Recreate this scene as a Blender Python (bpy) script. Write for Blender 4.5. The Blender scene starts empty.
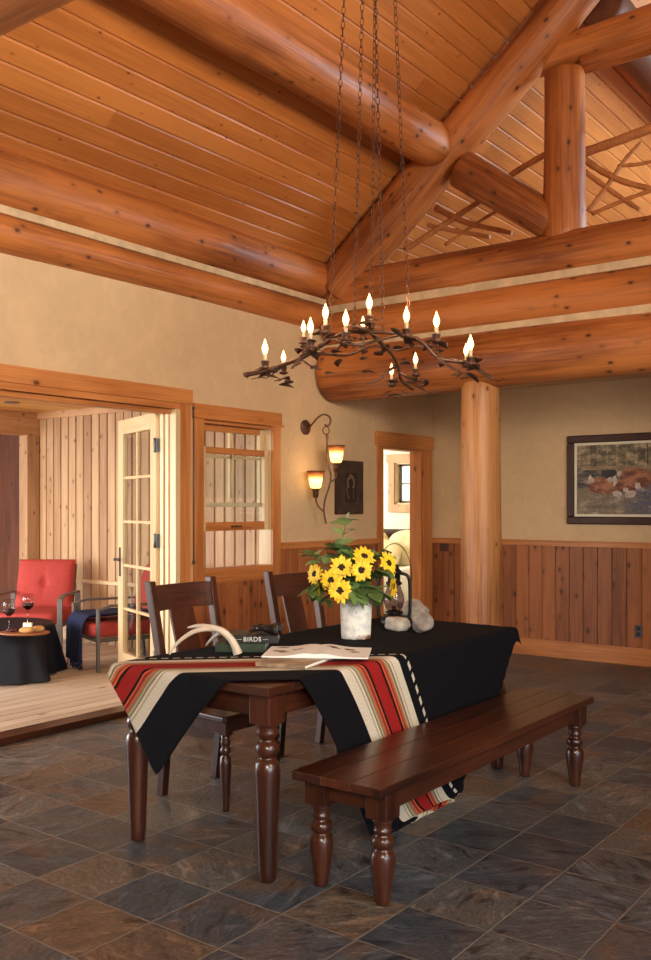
import bpy, math, random
import numpy as np
from mathutils import Vector, Matrix, Quaternion, noise as mnoise
random.seed(7)
C = bpy.context.scene.collection
PI = math.pi
H, F, CX, CY = 1.477, 932.0, 325.5, 506.0
SN, CS = math.sin(math.radians(37)), math.cos(math.radians(37))

def at(px, py, d):
    """world point seen at photo position px,py at depth d from the camera plane"""
    r = (px - CX) / F * d
    return Vector((r * CS - d * SN, r * SN + d * CS, H + (CY - py) / F * d))
def on_z(px, py, z):
    return at(px, py, F * (H - z) / (py - CY))

# ------------------------------------------------------------------ meshes
class MB:
    def __init__(s):
        s.v, s.f, s.m, s.t, s.sm = [], [], [], [], []
    def add(s, vs, fs, m=0, t=0.5, smooth=False):
        b = len(s.v); s.v += [tuple(v) for v in vs]
        for f in fs:
            s.f.append([i + b for i in f]); s.m.append(m); s.t.append(t); s.sm.append(smooth)
        return s
    def box(s, x0, x1, y0, y1, z0, z1, m=0, t=0.5, M=None):
        vs = [Vector((x, y, z)) for x in (x0, x1) for y in (y0, y1) for z in (z0, z1)]
        if M: vs = [M @ v for v in vs]
        return s.add(vs, [(0,1,3,2),(4,6,7,5),(0,4,5,1),(2,3,7,6),(0,2,6,4),(1,5,7,3)], m, t)
    def cbox(s, c, size, rz=0, m=0, t=0.5, rx=0, ry=0):
        M = Matrix.Translation(c) @ Matrix.Rotation(rz,4,'Z') @ Matrix.Rotation(ry,4,'Y') @ Matrix.Rotation(rx,4,'X')
        a,b,c2 = [q/2 for q in size]
        return s.box(-a,a,-b,b,-c2,c2,m,t,M)
    def tube(s, pts, r, n=8, m=0, t=0.5, cap=True, flat=None):
        pts = [Vector(p) for p in pts]
        rs = r if isinstance(r, (list, tuple)) else [r]*len(pts)
        vs = []; up = None
        for i, p in enumerate(pts):
            a = pts[max(i-1,0)]; b = pts[min(i+1,len(pts)-1)]
            d = (b-a).normalized()
            if up is None:
                up = Vector((0,0,1)) if abs(d.z) < .9 else Vector((1,0,0))
            x = d.cross(up).normalized(); y = x.cross(d).normalized(); up = y
            for k in range(n):
                an = 2*PI*k/n
                vs.append(p + x*math.cos(an)*rs[i] + y*math.sin(an)*rs[i]*(flat or 1))
        fs = [(i*n+k, i*n+(k+1)%n, (i+1)*n+(k+1)%n, (i+1)*n+k) for i in range(len(pts)-1) for k in range(n)]
        s.add(vs, fs, m, t, True)
        if cap:
            b = len(s.v)-len(vs)
            s.f.append([b+k for k in range(n)][::-1]); s.m.append(m); s.t.append(t); s.sm.append(False)
            s.f.append([b+(len(pts)-1)*n+k for k in range(n)]); s.m.append(m); s.t.append(t); s.sm.append(False)
        return s
    def lathe(s, prof, n=24, M=None, m=0, t=0.5, sx=1, sy=1, smooth=True):
        M = M or Matrix()
        vs = [M @ Vector((math.cos(2*PI*k/n)*r*sx, math.sin(2*PI*k/n)*r*sy, z)) for r, z in prof for k in range(n)]
        fs = [(i*n+k, i*n+(k+1)%n, (i+1)*n+(k+1)%n, (i+1)*n+k) for i in range(len(prof)-1) for k in range(n)]
        s.add(vs, fs, m, t, smooth)
        b = len(s.v)-len(vs)
        for base, rev, r in ((0,True,prof[0][0]), ((len(prof)-1)*n,False,prof[-1][0])):
            if r > 1e-5:
                f = [b+base+k for k in range(n)]
                s.f.append(f[::-1] if rev else f); s.m.append(m); s.t.append(t); s.sm.append(False)
        return s
    def blob(s, c, rad, nz=0.0, fr=2.0, seg=20, rings=12, M=None, m=0, t=0.5, sq=1.0, seed=0):
        """rounded body; sq<1 squares it up like a cushion or a stone"""
        vs = []
        rad = Vector(rad)
        def pw(a): return math.copysign(abs(a)**sq, a)
        for i in range(rings+1):
            ph = -PI/2 + PI*i/rings
            for k in range(seg):
                th = 2*PI*k/seg
                p = Vector((pw(math.cos(ph))*pw(math.cos(th)), pw(math.cos(ph))*pw(math.sin(th)), pw(math.sin(ph))))
                q = 1 + nz*mnoise.noise(p*fr+Vector((seed*7.3,seed,0)))
                w = Vector((p.x*rad.x*q, p.y*rad.y*q, p.z*rad.z*q))
                if M: w = M @ w
                vs.append(Vector(c)+w)
        fs = [(i*seg+k, i*seg+(k+1)%seg, (i+1)*seg+(k+1)%seg, (i+1)*seg+k) for i in range(rings) for k in range(seg)]
        return s.add(vs, fs, m, t, True)
    def prism(s, poly, z0, z1, M=None, m=0, t=0.5):
        n = len(poly); M = M or Matrix()
        vs = [M @ Vector((x,y,z0)) for x,y in poly]+[M @ Vector((x,y,z1)) for x,y in poly]
        return s.add(vs, [list(range(n))[::-1], list(range(n,2*n))]+[(k,(k+1)%n,n+(k+1)%n,n+k) for k in range(n)], m, t)
    def build(s, name, mats, parent=None, bevel=0, seg=2, loc=None, fix=True):
        me = bpy.data.meshes.new(name)
        me.from_pydata(s.v, [], s.f)
        if not isinstance(mats, (list, tuple)): mats = [mats]
        for m in mats: me.materials.append(m)
        me.polygons.foreach_set('material_index', s.m)
        me.polygons.foreach_set('use_smooth', s.sm)
        a = me.attributes.new('tone', 'FLOAT', 'FACE'); a.data.foreach_set('value', [float(x) for x in s.t])
        me.update()
        if fix:
            import bmesh
            bm = bmesh.new(); bm.from_mesh(me); bmesh.ops.remove_doubles(bm, verts=[v for v in bm.verts], dist=1e-6) if False else None
            bmesh.ops.recalc_face_normals(bm, faces=bm.faces); bm.to_mesh(me); bm.free()
        o = bpy.data.objects.new(name, me); C.objects.link(o)
        if loc is not None: o.location = loc
        if parent: o.parent = parent
        if bevel:
            b = o.modifiers.new('bevel','BEVEL'); b.width = bevel; b.segments = seg; b.limit_method = 'ANGLE'; b.angle_limit = math.radians(50)
        return o

def tag(o, label=None, cat=None, group=None, kind=None):
    if label: o['label'] = label
    if cat: o['category'] = cat
    if group: o['group'] = group
    if kind: o['kind'] = kind
    return o
def empty(name, loc, rz=0, label=None, cat=None, group=None):
    o = bpy.data.objects.new(name, None); C.objects.link(o)
    o.location = loc; o.rotation_euler = (0,0,rz); o.empty_display_size = .1
    return tag(o, label, cat, group)
def copy_tree(o, parent=None):
    c = o.copy(); C.objects.link(c); c.parent = parent
    for ch in list(o.children): copy_tree(ch, c)
    return c
def spline(pts, n=6):
    pts = [Vector(p) for p in pts]; out = []
    P = [pts[0]]+pts+[pts[-1]]
    for i in range(1, len(P)-2):
        for k in range(n):
            t = k/n
            out.append(.5*((2*P[i])+(-P[i-1]+P[i+1])*t+(2*P[i-1]-5*P[i]+4*P[i+1]-P[i+2])*t*t+(-P[i-1]+3*P[i]-3*P[i+1]+P[i+2])*t**3))
    out.append(pts[-1]); return out

# ------------------------------------------------------------------ materials
def lin(c):
    return tuple(((x/255)/12.92 if x/255 <= .04045 else ((x/255+.055)/1.055)**2.4) for x in c)+(1,)
class NT:
    def __init__(s, name):
        s.mat = bpy.data.materials.new(name); s.mat.use_nodes = True
        s.nt = s.mat.node_tree; s.b = s.nt.nodes['Principled BSDF']
    def n(s, ty, **kw):
        x = s.nt.nodes.new(ty)
        for k, v in kw.items():
            if k.startswith('i_'):
                x.inputs[k[2:].replace('_',' ')].default_value = v
            else: setattr(x, k, v)
        return x
    def l(s, a, b): s.nt.links.new(a, b)
    def math(s, op, a, b=None, c=None):
        x = s.n('ShaderNodeMath', operation=op)
        for i, q in enumerate((a,b,c)):
            if q is None: continue
            if isinstance(q, (int,float)): x.inputs[i].default_value = q
            else: s.l(q, x.inputs[i])
        return x.outputs[0]
    def mix(s, fac, a, b, mode='MIX'):
        x = s.n('ShaderNodeMix', data_type='RGBA', blend_type=mode)
        for i, q in ((0,fac),(6,a),(7,b)):
            if isinstance(q, (int,float)): x.inputs[i].default_value = q
            elif isinstance(q, tuple): x.inputs[i].default_value = q
            else: s.l(q, x.inputs[i])
        return x.outputs[2]
    def ramp(s, fac, stops, interp='LINEAR'):
        x = s.n('ShaderNodeValToRGB'); x.color_ramp.interpolation = interp
        e = x.color_ramp.elements
        while len(e) > 1: e.remove(e[-1])
        e[0].position, e[0].color = stops[0]
        for p, c in stops[1:]:
            q = e.new(p); q.color = c
        s.l(fac, x.inputs[0]); return x.outputs[0]
    def bump(s, h, strength=.3, dist=.01):
        x = s.n('ShaderNodeBump'); x.inputs['Strength'].default_value = strength; x.inputs['Distance'].default_value = dist
        s.l(h, x.inputs['Height']); s.l(x.outputs[0], s.b.inputs['Normal'])
    def set(s, **kw):
        for k, v in kw.items(): s.b.inputs[k.replace('_',' ')].default_value = v
        return s.mat

def wood(name, c1, c2, axis='Z', knot=(70,30,12), rough=.45, tone=.35, kn=1.0, gs=1.0, coat=0, knots=True, bumps=.15, patch=.5, ks=1.0):
    T = NT(name)
    tc = T.n('ShaderNodeTexCoord'); oi = T.n('ShaderNodeObjectInfo'); at_ = T.n('ShaderNodeAttribute', attribute_name='tone')
    off = T.n('ShaderNodeVectorMath', operation='ADD')
    T.l(tc.outputs['Object'], off.inputs[0])
    cmb = T.n('ShaderNodeCombineXYZ')
    rr = T.math('MULTIPLY', oi.outputs['Random'], 17.0); tt = T.math('MULTIPLY', at_.outputs['Fac'], 41.0)
    sm = T.math('ADD', rr, tt)
    for i in range(3): T.l(sm, cmb.inputs[i])
    T.l(cmb.outputs[0], off.inputs[1])
    def mapped(across, along):
        mp = T.n('ShaderNodeMapping'); sc = {'X':(along,across,across),'Y':(across,along,across),'Z':(across,across,along)}[axis]
        mp.inputs['Scale'].default_value = sc; T.l(off.outputs[0], mp.inputs[0]); return mp.outputs[0]
    def nz(vec, scale, detail=3, dist=0.0):
        x = T.n('ShaderNodeTexNoise'); x.inputs['Scale'].default_value = scale; x.inputs['Detail'].default_value = detail; x.inputs['Distortion'].default_value = dist
        T.l(vec, x.inputs['Vector']); return x.outputs['Fac']
    g1 = nz(mapped(7*gs,.6*gs), 1.6, 4, .6); g2 = nz(mapped(45*gs,1.6*gs), 1.5, 3, .2); g3 = nz(mapped(1.2,.5), 1.5, 2)
    g = T.math('ADD', T.math('MULTIPLY', g1, .52), T.math('MULTIPLY', g2, .48))
    g = T.math('ADD', g, T.math('MULTIPLY', T.math('SUBTRACT', g3, .5), patch))
    g = T.math('ADD', g, T.math('MULTIPLY', T.math('SUBTRACT', at_.outputs['Fac'], .5), tone))
    col = T.ramp(g, [(.28, lin(c2)), (.66, lin(c1))])
    if knots:
        v = T.n('ShaderNodeTexVoronoi', feature='F1'); v.inputs['Scale'].default_value = 3.2*kn; v.inputs['Randomness'].default_value = 1
        T.l(mapped(1.5,.9), v.inputs['Vector'])
        kd = T.ramp(v.outputs['Distance'], [(.0,(0,0,0,1)),(.05*ks,(.12,.12,.12,1)),(.085*ks,(.8,.8,.8,1)),(.16*ks,(1,1,1,1))])
        col = T.mix(kd, lin(knot), col)
    T.l(col, T.b.inputs['Base Color'])
    T.bump(g2, bumps, .004)
    T.b.inputs['Roughness'].default_value = rough
    if coat: T.b.inputs['Coat Weight'].default_value = coat; T.b.inputs['Coat Roughness'].default_value = .18
    return T.mat

def plain(name, c, rough=.5, metal=0, nscale=0, namt=.15, bump=0, **kw):
    T = NT(name)
    if nscale:
        tc = T.n('ShaderNodeTexCoord'); x = T.n('ShaderNodeTexNoise'); x.inputs['Scale'].default_value = nscale; x.inputs['Detail'].default_value = 5
        T.l(tc.outputs['Object'], x.inputs['Vector'])
        a = lin(c); lo = tuple(q*(1-namt) for q in a[:3])+(1,); hi = tuple(min(1,q*(1+namt)) for q in a[:3])+(1,)
        T.l(T.ramp(x.outputs['Fac'], [(.3,lo),(.7,hi)]), T.b.inputs['Base Color'])
        if bump: T.bump(x.outputs['Fac'], bump, .01)
    else: T.b.inputs['Base Color'].default_value = lin(c)
    T.b.inputs['Roughness'].default_value = rough; T.b.inputs['Metallic'].default_value = metal
    for k, v in kw.items(): T.b.inputs[k.replace('_',' ')].default_value = v
    return T.mat

LOG = wood('peeled_log', (198,120,60), (120,60,24), 'Z', (66,30,14), .5, kn=1.9, coat=.06, bumps=.3, patch=1.1, ks=1.7)
LOGP = wood('pale_log', (200,140,84), (138,82,42), 'Z', (96,50,24), .5, kn=1.9, coat=.06, bumps=.3, patch=.9, ks=1.5)
CEIL = wood('ceiling_boards', (206,130,66), (174,102,46), 'Y', (84,42,18), .42, tone=.3, kn=2.2, coat=.1, bumps=.06)
WAIN = wood('wainscot_boards', (168,100,56), (118,64,34), 'Z', (66,28,16), .5, tone=.35, kn=2.1, bumps=.1, ks=2.3)
SIDE = wood('porch_siding', (200,162,120), (164,122,86), 'Z', (110,66,40), .6, tone=.3, kn=2.0, bumps=.1, ks=1.5)
SIDEY = wood('porch_beam_wood', (208,164,120), (176,126,84), 'Y', (110,66,40), .6, kn=2.0, ks=1.5)
SIDEX = wood('porch_trim_wood', (208,164,120), (176,126,84), 'X', (110,66,40), .6, kn=2.0, ks=1.5)
DKSIDE = wood('dark_boards', (120,70,44), (78,42,28), 'Z', (40,20,12), .6, tone=.8, kn=1.2)
TRX = wood('trim_x', (206,134,74), (158,90,44), 'X', (92,42,18), .42, kn=1.0, bumps=.08)
TRY = wood('trim_y', (206,134,74), (158,90,44), 'Y', (92,42,18), .42, kn=1.0, bumps=.08)
TRZ = wood('trim_z', (206,134,74), (158,90,44), 'Z', (92,42,18), .42, kn=1.0, bumps=.08)
PALE = wood('pale_pine', (226,200,156), (202,166,116), 'Z', (150,100,50), .4, kn=.6, bumps=.05)
DECK = wood('deck_boards', (216,198,176), (186,162,138), 'Y', (120,90,70), .6, tone=.45, kn=.8, bumps=.1)
PCEIL = wood('porch_ceiling_boards', (226,178,106), (206,150,80), 'Y', (140,90,40), .5, kn=.8)
FURX = wood('table_wood_x', (76,36,20), (28,12,7), 'X', (36,14,8), .34, kn=.9, coat=.25, bumps=.15)
FURY = wood('table_wood_y', (76,36,20), (28,12,7), 'Y', (36,14,8), .34, kn=.9, coat=.25, bumps=.15)
FURZ = wood('table_wood_z', (82,40,23), (30,12,7), 'Z', (36,14,8), .3, kn=.8, coat=.35, bumps=.1)
CHRZ = wood('chair_wood_z', (84,42,28), (42,19,13), 'Z', (30,12,8), .36, knots=False, coat=.25, bumps=.06)
CHRY = wood('chair_wood_y', (84,42,28), (42,19,13), 'Y', (30,12,8), .36, knots=False, coat=.25, bumps=.06)
TWIG = wood('twig_wood', (206,140,84), (160,96,50), 'Z', (90,48,24), .55, knots=False)

def stucco(name, c):
    T = NT(name); tc = T.n('ShaderNodeTexCoord')
    def nz(s, d, di=0):
        x = T.n('ShaderNodeTexNoise'); x.inputs['Scale'].default_value = s; x.inputs['Detail'].default_value = d; x.inputs['Distortion'].default_value = di
        T.l(tc.outputs['Object'], x.inputs['Vector']); return x.outputs['Fac']
    a = nz(1.6, 4, .5); b = nz(7, 6, 1.5)
    base = lin(c); lo = tuple(q*.86 for q in base[:3])+(1,); hi = tuple(min(1,q*1.08) for q in base[:3])+(1,)
    T.l(T.ramp(T.math('ADD', T.math('MULTIPLY', a, .6), T.math('MULTIPLY', b, .4)), [(.3,lo),(.7,hi)]), T.b.inputs['Base Color'])
    st = T.ramp(b, [(.46,(0,0,0,1)),(.5,(1,1,1,1)),(.54,(0,0,0,1))])
    T.bump(T.math('ADD', b, T.math('MULTIPLY', st, .15)), .35, .012)
    T.b.inputs['Roughness'].default_value = .9
    return T.mat
STUC = stucco('stucco', (210,178,138))
CHINK = plain('chinking', (206,178,140), .9, nscale=12)
WHITE = plain('bedroom_plaster', (236,228,208), .9, nscale=3, namt=.03)

def slate():
    T = NT('slate_tiles'); tc = T.n('ShaderNodeTexCoord')
    S = .33
    mp = T.n('ShaderNodeMapping'); mp.inputs['Location'].default_value = (1.495/S, -2.927/S, 0); mp.inputs['Scale'].default_value = (1/S,1/S,1)
    T.l(tc.outputs['Object'], mp.inputs[0])
    sp = T.n('ShaderNodeSeparateXYZ'); T.l(mp.outputs[0], sp.inputs[0])
    fx, fy = T.math('FLOOR', sp.outputs[0]), T.math('FLOOR', sp.outputs[1])
    # wobble of the cut edges
    def nz(s, d, di=0, vec=None, sc=None):
        x = T.n('ShaderNodeTexNoise'); x.inputs['Scale'].default_value = s; x.inputs['Detail'].default_value = d; x.inputs['Distortion'].default_value = di
        T.l(vec or tc.outputs['Object'], x.inputs['Vector']); return x
    wob = T.math('MULTIPLY', T.math('SUBTRACT', nz(14,3).outputs['Fac'], .5), .03)
    ux = T.math('ADD', T.math('FRACT', sp.outputs[0]), wob); uy = T.math('ADD', T.math('FRACT', sp.outputs[1]), wob)
    ex = T.math('MINIMUM', ux, T.math('SUBTRACT', 1.0, ux)); ey = T.math('MINIMUM', uy, T.math('SUBTRACT', 1.0, uy))
    e = T.math('MINIMUM', ex, ey)
    cell = T.n('ShaderNodeCombineXYZ'); T.l(fx, cell.inputs[0]); T.l(fy, cell.inputs[1])
    wn = T.n('ShaderNodeTexWhiteNoise', noise_dimensions='3D'); T.l(cell.outputs[0], wn.inputs['Vector'])
    sc = T.n('ShaderNodeSeparateColor'); T.l(wn.outputs['Color'], sc.inputs[0])
    # per-tile offset and rotation of the clefts
    vs = T.n('ShaderNodeVectorMath', operation='SCALE'); T.l(wn.outputs['Color'], vs.inputs[0]); vs.inputs['Scale'].default_value = 30
    va = T.n('ShaderNodeVectorMath', operation='ADD'); T.l(tc.outputs['Object'], va.inputs[0]); T.l(vs.outputs[0], va.inputs[1])
    rot = T.n('ShaderNodeVectorRotate', rotation_type='Z_AXIS'); T.l(va.outputs[0], rot.inputs['Vector'])
    T.l(T.math('MULTIPLY', sc.outputs[2], 6.28), rot.inputs['Angle'])
    st = T.n('ShaderNodeMapping'); st.inputs['Scale'].default_value = (1,2.6,1); T.l(rot.outputs[0], st.inputs[0])
    N1 = nz(7, 10, .6, st.outputs[0]); N1.inputs['Roughness'].default_value = .68; n1 = N1.outputs['Fac']; n2 = nz(5, 6, .4, va.outputs[0]).outputs['Fac']; n3 = nz(60, 5, 0, va.outputs[0]).outputs['Fac']
    tile = T.ramp(sc.outputs[0], [(0,lin((66,74,82))),(.14,lin((96,96,94))),(.28,lin((80,86,92))),(.42,lin((102,92,82))),(.55,lin((84,86,90))),(.68,lin((104,104,102))),(.82,lin((68,74,82))),(.92,lin((104,86,72)))], 'CONSTANT')
    rust = T.mix(T.math('MULTIPLY', T.ramp(n2, [(.45,(0,0,0,1)),(.65,(1,1,1,1))]), T.math('MULTIPLY', sc.outputs[1], .7)), tile, lin((122,92,66)))
    det = T.ramp(n1, [(.36,(.3,.3,.32,1)),(.44,(.75,.75,.75,1)),(.48,(1.25,1.22,1.18,1)),(.51,(.6,.6,.6,1)),(.56,(1.15,1.12,1.08,1)),(.66,(1.9,1.8,1.66,1))])
    c = T.mix(1.0, rust, det, 'MULTIPLY')
    c = T.mix(1.0, c, T.ramp(n3, [(.3,(.75,.75,.75,1)),(.7,(1.25,1.25,1.25,1))]), 'MULTIPLY')
    gr = T.ramp(e, [(.007,(1,1,1,1)),(.015,(0,0,0,1))])
    c = T.mix(gr, c, lin((128,118,106)))
    T.l(c, T.b.inputs['Base Color'])
    hgt = T.math('SUBTRACT', T.math('ADD', T.math('MULTIPLY', n1, .8), T.math('MULTIPLY', n3, .2)), T.math('MULTIPLY', gr, .5))
    T.bump(hgt, .6, .014)
    T.l(T.ramp(n1, [(.3,(.32,.32,.32,1)),(.7,(.52,.52,.52,1))]), T.b.inputs['Roughness'])
    T.b.inputs['Specular IOR Level'].default_value = .55
    return T.mat
SLATE = slate()
BRONZE = plain('bronze_metal', (98,68,52), .45, .55, 25, .35, .2)
CHAINM = plain('chain_metal', (92,60,42), .55, .5)
IRON = plain('black_iron', (32,28,26), .4, .6)
GREYM = plain('grey_metal', (112,104,98), .45, .3)
STEEL = plain('hinge_steel', (96,94,92), .35, .8)
RED = plain('red_cushion', (176,62,54), .85, 0, 30, .08, .05)
NAVY = plain('navy_throw', (24,32,66), .95, 0, 60, .3, .1)
NAVYC = plain('dark_table_cloth', (14,16,30), .9, 0, 20, .3, .05)
NAVYC.node_tree.nodes['Principled BSDF'].inputs['Sheen Weight'].default_value = .15
CREAM = plain('cream_bedding', (226,208,164), .95, 0, 9, .14, .2)
WHITEL = plain('white_linen', (236,232,220), .9, 0, 8, .04, .05)
ANTLER = plain('antler_bone', (206,190,168), .5, 0, 14, .14, .2)
ROCK = plain('grey_rock', (150,138,126), .85, 0, 14, .45, .5)
ROCK2 = plain('white_rock', (184,174,160), .85, 0, 14, .4, .5)
LEAF = plain('green_leaf', (94,120,64), .5, 0, 12, .45, 0)
LEAF2 = plain('pale_leaf', (140,160,98), .5, 0, 12, .3, 0)
STEM = plain('green_stem', (96,118,52), .6)
PETAL = plain('yellow_petal', (252,204,38), .55, 0, 30, .18, 0)
SEED = plain('flower_disk', (46,24,12), .9, 0, 120, .5, .4)
PAPER = plain('page_paper', (240,238,232), .7)
PHOTO = plain('page_picture', (120,84,64), .6, 0, 28, .6)
COVER = plain('book_cover_mixed', (150,128,104), .5, 0, 22, .5)
GREENB = plain('green_book_cloth', (40,56,40), .6, 0, 30, .2)
BLACKB = plain('black_book_cloth', (20,20,20), .4)
LETTER = plain('white_lettering', (230,228,220), .6)
BLACKP = plain('black_rubber', (26,22,20), .35)
FRAMEW = wood('dark_frame_wood', (70,34,22), (40,18,12), 'Z', rough=.5, knots=False)
LINER = plain('cream_liner', (222,212,188), .8)
WINE = plain('red_wine', (40,4,8), .1)
BREAD = plain('bread_crust', (206,156,96), .8, 0, 18, .25, .2)
CHEESE = plain('pale_cheese', (236,220,180), .6)
GRAPE = plain('dark_grape', (74,20,36), .35)
BOARDW = wood('serving_board_wood', (150,90,48), (110,62,32), 'X', knots=False)
SOCK = plain('candle_sleeve', (214,190,150), .6)
def glass(name, tint=(1,1,1,1), rough=0.0, alpha_mix=.88):
    T = NT(name); nt = T.nt
    tr = T.n('ShaderNodeBsdfTransparent'); tr.inputs[0].default_value = tint
    gl = T.n('ShaderNodeBsdfGlossy'); gl.inputs['Roughness'].default_value = .02
    lw = T.n('ShaderNodeLayerWeight'); lw.inputs['Blend'].default_value = .5
    mx = T.n('ShaderNodeMixShader')
    T.l(T.math('ADD', T.math('MULTIPLY', T.math('POWER', lw.outputs['Facing'], 4.0), .8), .05), mx.inputs[0])
    T.l(tr.outputs[0], mx.inputs[1]); T.l(gl.outputs[0], mx.inputs[2])
    T.l(mx.outputs[0], nt.nodes['Material Output'].inputs[0]); return T.mat
GLASS = glass('window_glass', (.96,.98,.97,1))
GLASSD = glass('stem_glass', (.86,.82,.82,1))
GLOBE = glass('lantern_glass', (.55,.45,.46,1))
def emit(name, c, s):
    T = NT(name); T.b.inputs['Base Color'].default_value = lin(c); T.b.inputs['Emission Color'].default_value = lin(c); T.b.inputs['Emission Strength'].default_value = s; return T.mat
BULB = emit('lit_bulb', (255,200,130), 6)
FILA = emit('lit_filament', (255,240,205), 40)
def shade_mat():
    T = NT('amber_shade'); tc = T.n('ShaderNodeTexCoord'); sp = T.n('ShaderNodeSeparateXYZ'); T.l(tc.outputs['Object'], sp.inputs[0])
    z = T.math('DIVIDE', sp.outputs[2], .15)
    c = T.ramp(z, [(.0,lin((255,206,110))),(.5,lin((255,222,140))),(.72,lin((230,130,50))),(.95,lin((120,52,24)))])
    T.l(c, T.b.inputs['Base Color']); T.l(c, T.b.inputs['Emission Color'])
    T.l(T.ramp(z, [(0,(1,1,1,1)),(.5,(1,1,1,1)),(.85,(.25,.25,.25,1)),(1,(.1,.1,.1,1))]), T.b.inputs['Emission Strength'])
    x = T.b.inputs['Emission Strength'].links[0].from_socket
    T.l(T.math('MULTIPLY', x, 3.2), T.b.inputs['Emission Strength'])
    return T.mat
SHADE = shade_mat()
def vase_mat():
    T = NT('distressed_white_metal'); tc = T.n('ShaderNodeTexCoord'); sp = T.n('ShaderNodeSeparateXYZ'); T.l(tc.outputs['Object'], sp.inputs[0])
    x = T.n('ShaderNodeTexNoise'); x.inputs['Scale'].default_value = 22; x.inputs['Detail'].default_value = 6; T.l(tc.outputs['Object'], x.inputs['Vector'])
    y = T.n('ShaderNodeTexNoise'); y.inputs['Scale'].default_value = 60; y.inputs['Detail'].default_value = 4; T.l(tc.outputs['Object'], y.inputs['Vector'])
    base = T.ramp(x.outputs['Fac'], [(.32,lin((196,198,198))),(.55,lin((240,236,226)))])
    edge = T.math('ADD', T.math('MULTIPLY', T.math('ABSOLUTE', T.math('SUBTRACT', sp.outputs[2], .108)), 8.6), T.math('MULTIPLY', x.outputs['Fac'], .9))
    c = T.mix(T.ramp(edge, [(1.22,(0,0,0,1)),(1.0,(0,0,0,1))]) if False else T.ramp(T.math('MULTIPLY', edge, .6), [(.74,(0,0,0,1)),(.84,(1,1,1,1))]), base, lin((134,84,54)))
    c = T.mix(T.ramp(y.outputs['Fac'], [(.66,(0,0,0,1)),(.72,(1,1,1,1))]), c, lin((140,120,100)))
    T.l(c, T.b.inputs['Base Color']); T.bump(y.outputs['Fac'], .2, .003); T.b.inputs['Roughness'].default_value = .6
    return T.mat
VASE = vase_mat()
def vcol(name, rough=.6):
    T = NT(name); a = T.n('ShaderNodeAttribute', attribute_name='paint'); T.l(a.outputs['Color'], T.b.inputs['Base Color']); T.b.inputs['Roughness'].default_value = rough; return T.mat
PAINT = vcol('oil_paint')

# ------------------------------------------------------------------ setting
XW, YB = -5.08, 8.63           # left wall plane, back wall plane
XR, YR = 4.1, -2.6
YG = 13.0
TH = .13
Z0 = 3.66; SL = .84; XRIDGE = -.5
def ceil_z(x): return Z0 + SL*(x-XW) if x < XRIDGE else Z0 + SL*(XRIDGE-XW) - SL*(x-XRIDGE)

def struct(o, label=None):
    o['kind'] = 'structure'
    if label: o['label'] = label
    return o

def wall_holes(mb, axis, c0, c1, a0, a1, z0, z1, holes, **k):
    """wall slab between c0 and c1 on the thin axis with rectangular holes (a0,a1,z0,z1)"""
    As = sorted(set([a0,a1]+[h[0] for h in holes]+[h[1] for h in holes]))
    for i in range(len(As)-1):
        A, B = As[i], As[i+1]; hs = sorted([h for h in holes if h[0] <= A+1e-6 and h[1] >= B-1e-6], key=lambda h: h[2])
        z = z0
        for h in hs+[None]:
            zt = h[2] if h else z1
            if zt > z+1e-4:
                if axis == 'x': mb.box(c0, c1, A, B, z, zt, **k)
                else: mb.box(A, B, c0, c1, z, zt, **k)
            if h: z = h[3]

def boards(mb, axis, c, th, a0, a1, z0, z1, w=.14, g=.006, holes=(), face=1, tone=1.0, gap=0):
    """vertical boards with V joints; axis = direction along which they repeat"""
    a = a0; i = 0
    while a < a1-1e-4:
        b = min(a+w, a1)
        segs = [(z0, z1)]
        for h in holes:
            if h[0] < (a+b)/2 < h[1]:
                new = []
                for s0, s1 in segs:
                    if h[2] > s0: new.append((s0, min(s1,h[2])))
                    if h[3] < s1: new.append((max(s0,h[3]), s1))
                segs = new
        tn = random.random()*tone + (1-tone)*.5
        for s0, s1 in segs:
            if s1-s0 < .01: continue
            e = face*th
            a_, b_ = a+gap/2, b-gap/2
            prof = [(a_, c), (b_, c), (b_, c+e*.35), (b_-g, c+e), (a_+g, c+e), (a_, c+e*.35)]
            if axis == 'y':
                vs = [(q, p, z) for z in (s0, s1) for p, q in prof]
            else:
                vs = [(p, q, z) for z in (s0, s1) for p, q in prof]
            n = 6
            mb.add(vs, [list(range(n)), list(range(n,2*n))]+[(k,(k+1)%n,n+(k+1)%n,n+k) for k in range(n)], 0, tn)
        a = b; i += 1

# floor
mb = MB(); mb.box(XW-TH, XR+.1, YR-.1, YB+.1, -.12, 0)
struct(mb.build('floor', SLATE), 'slate tile floor')

DO = (1.6, 4.89, .0, 2.20)      # porch opening
WI = (5.16, 5.98, .97, 2.145)   # window opening
BD = (7.65, 8.44, 0, 2.07)      # bedroom door
mb = MB(); wall_holes(mb, 'x', XW-TH, XW, YR-.1, YB+.1, 0, 3.75, [DO, WI, BD])
struct(mb.build('wall_left', STUC), 'tan stucco wall')
mb = MB(); mb.box(XW, XR+.1, YB, YB+.12, 0, 2.72)
struct(mb.build('wall_back', STUC), 'tan stucco wall behind the log post')
mb = MB(); mb.box(XW, XR+.1, YG, YG+.12, 3.22, 7.4); struct(mb.build('wall_back', STUC), 'gable wall at the far end of the loft')
mb = MB(); mb.box(XW-TH, XW, YB+.1, YG, 2.8, 3.75); struct(mb.build('wall_left', STUC), 'low loft wall')
mb = MB(); wall_holes(mb, 'x', XR, XR+.12, YR-.1, YB, 0, 4.0, [(-1.6,4.6,.5,2.7)])
struct(mb.build('wall_right', STUC))
mb = MB(); mb.box(XW, XR, YR-.1, YR, 0, 3.7)
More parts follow.
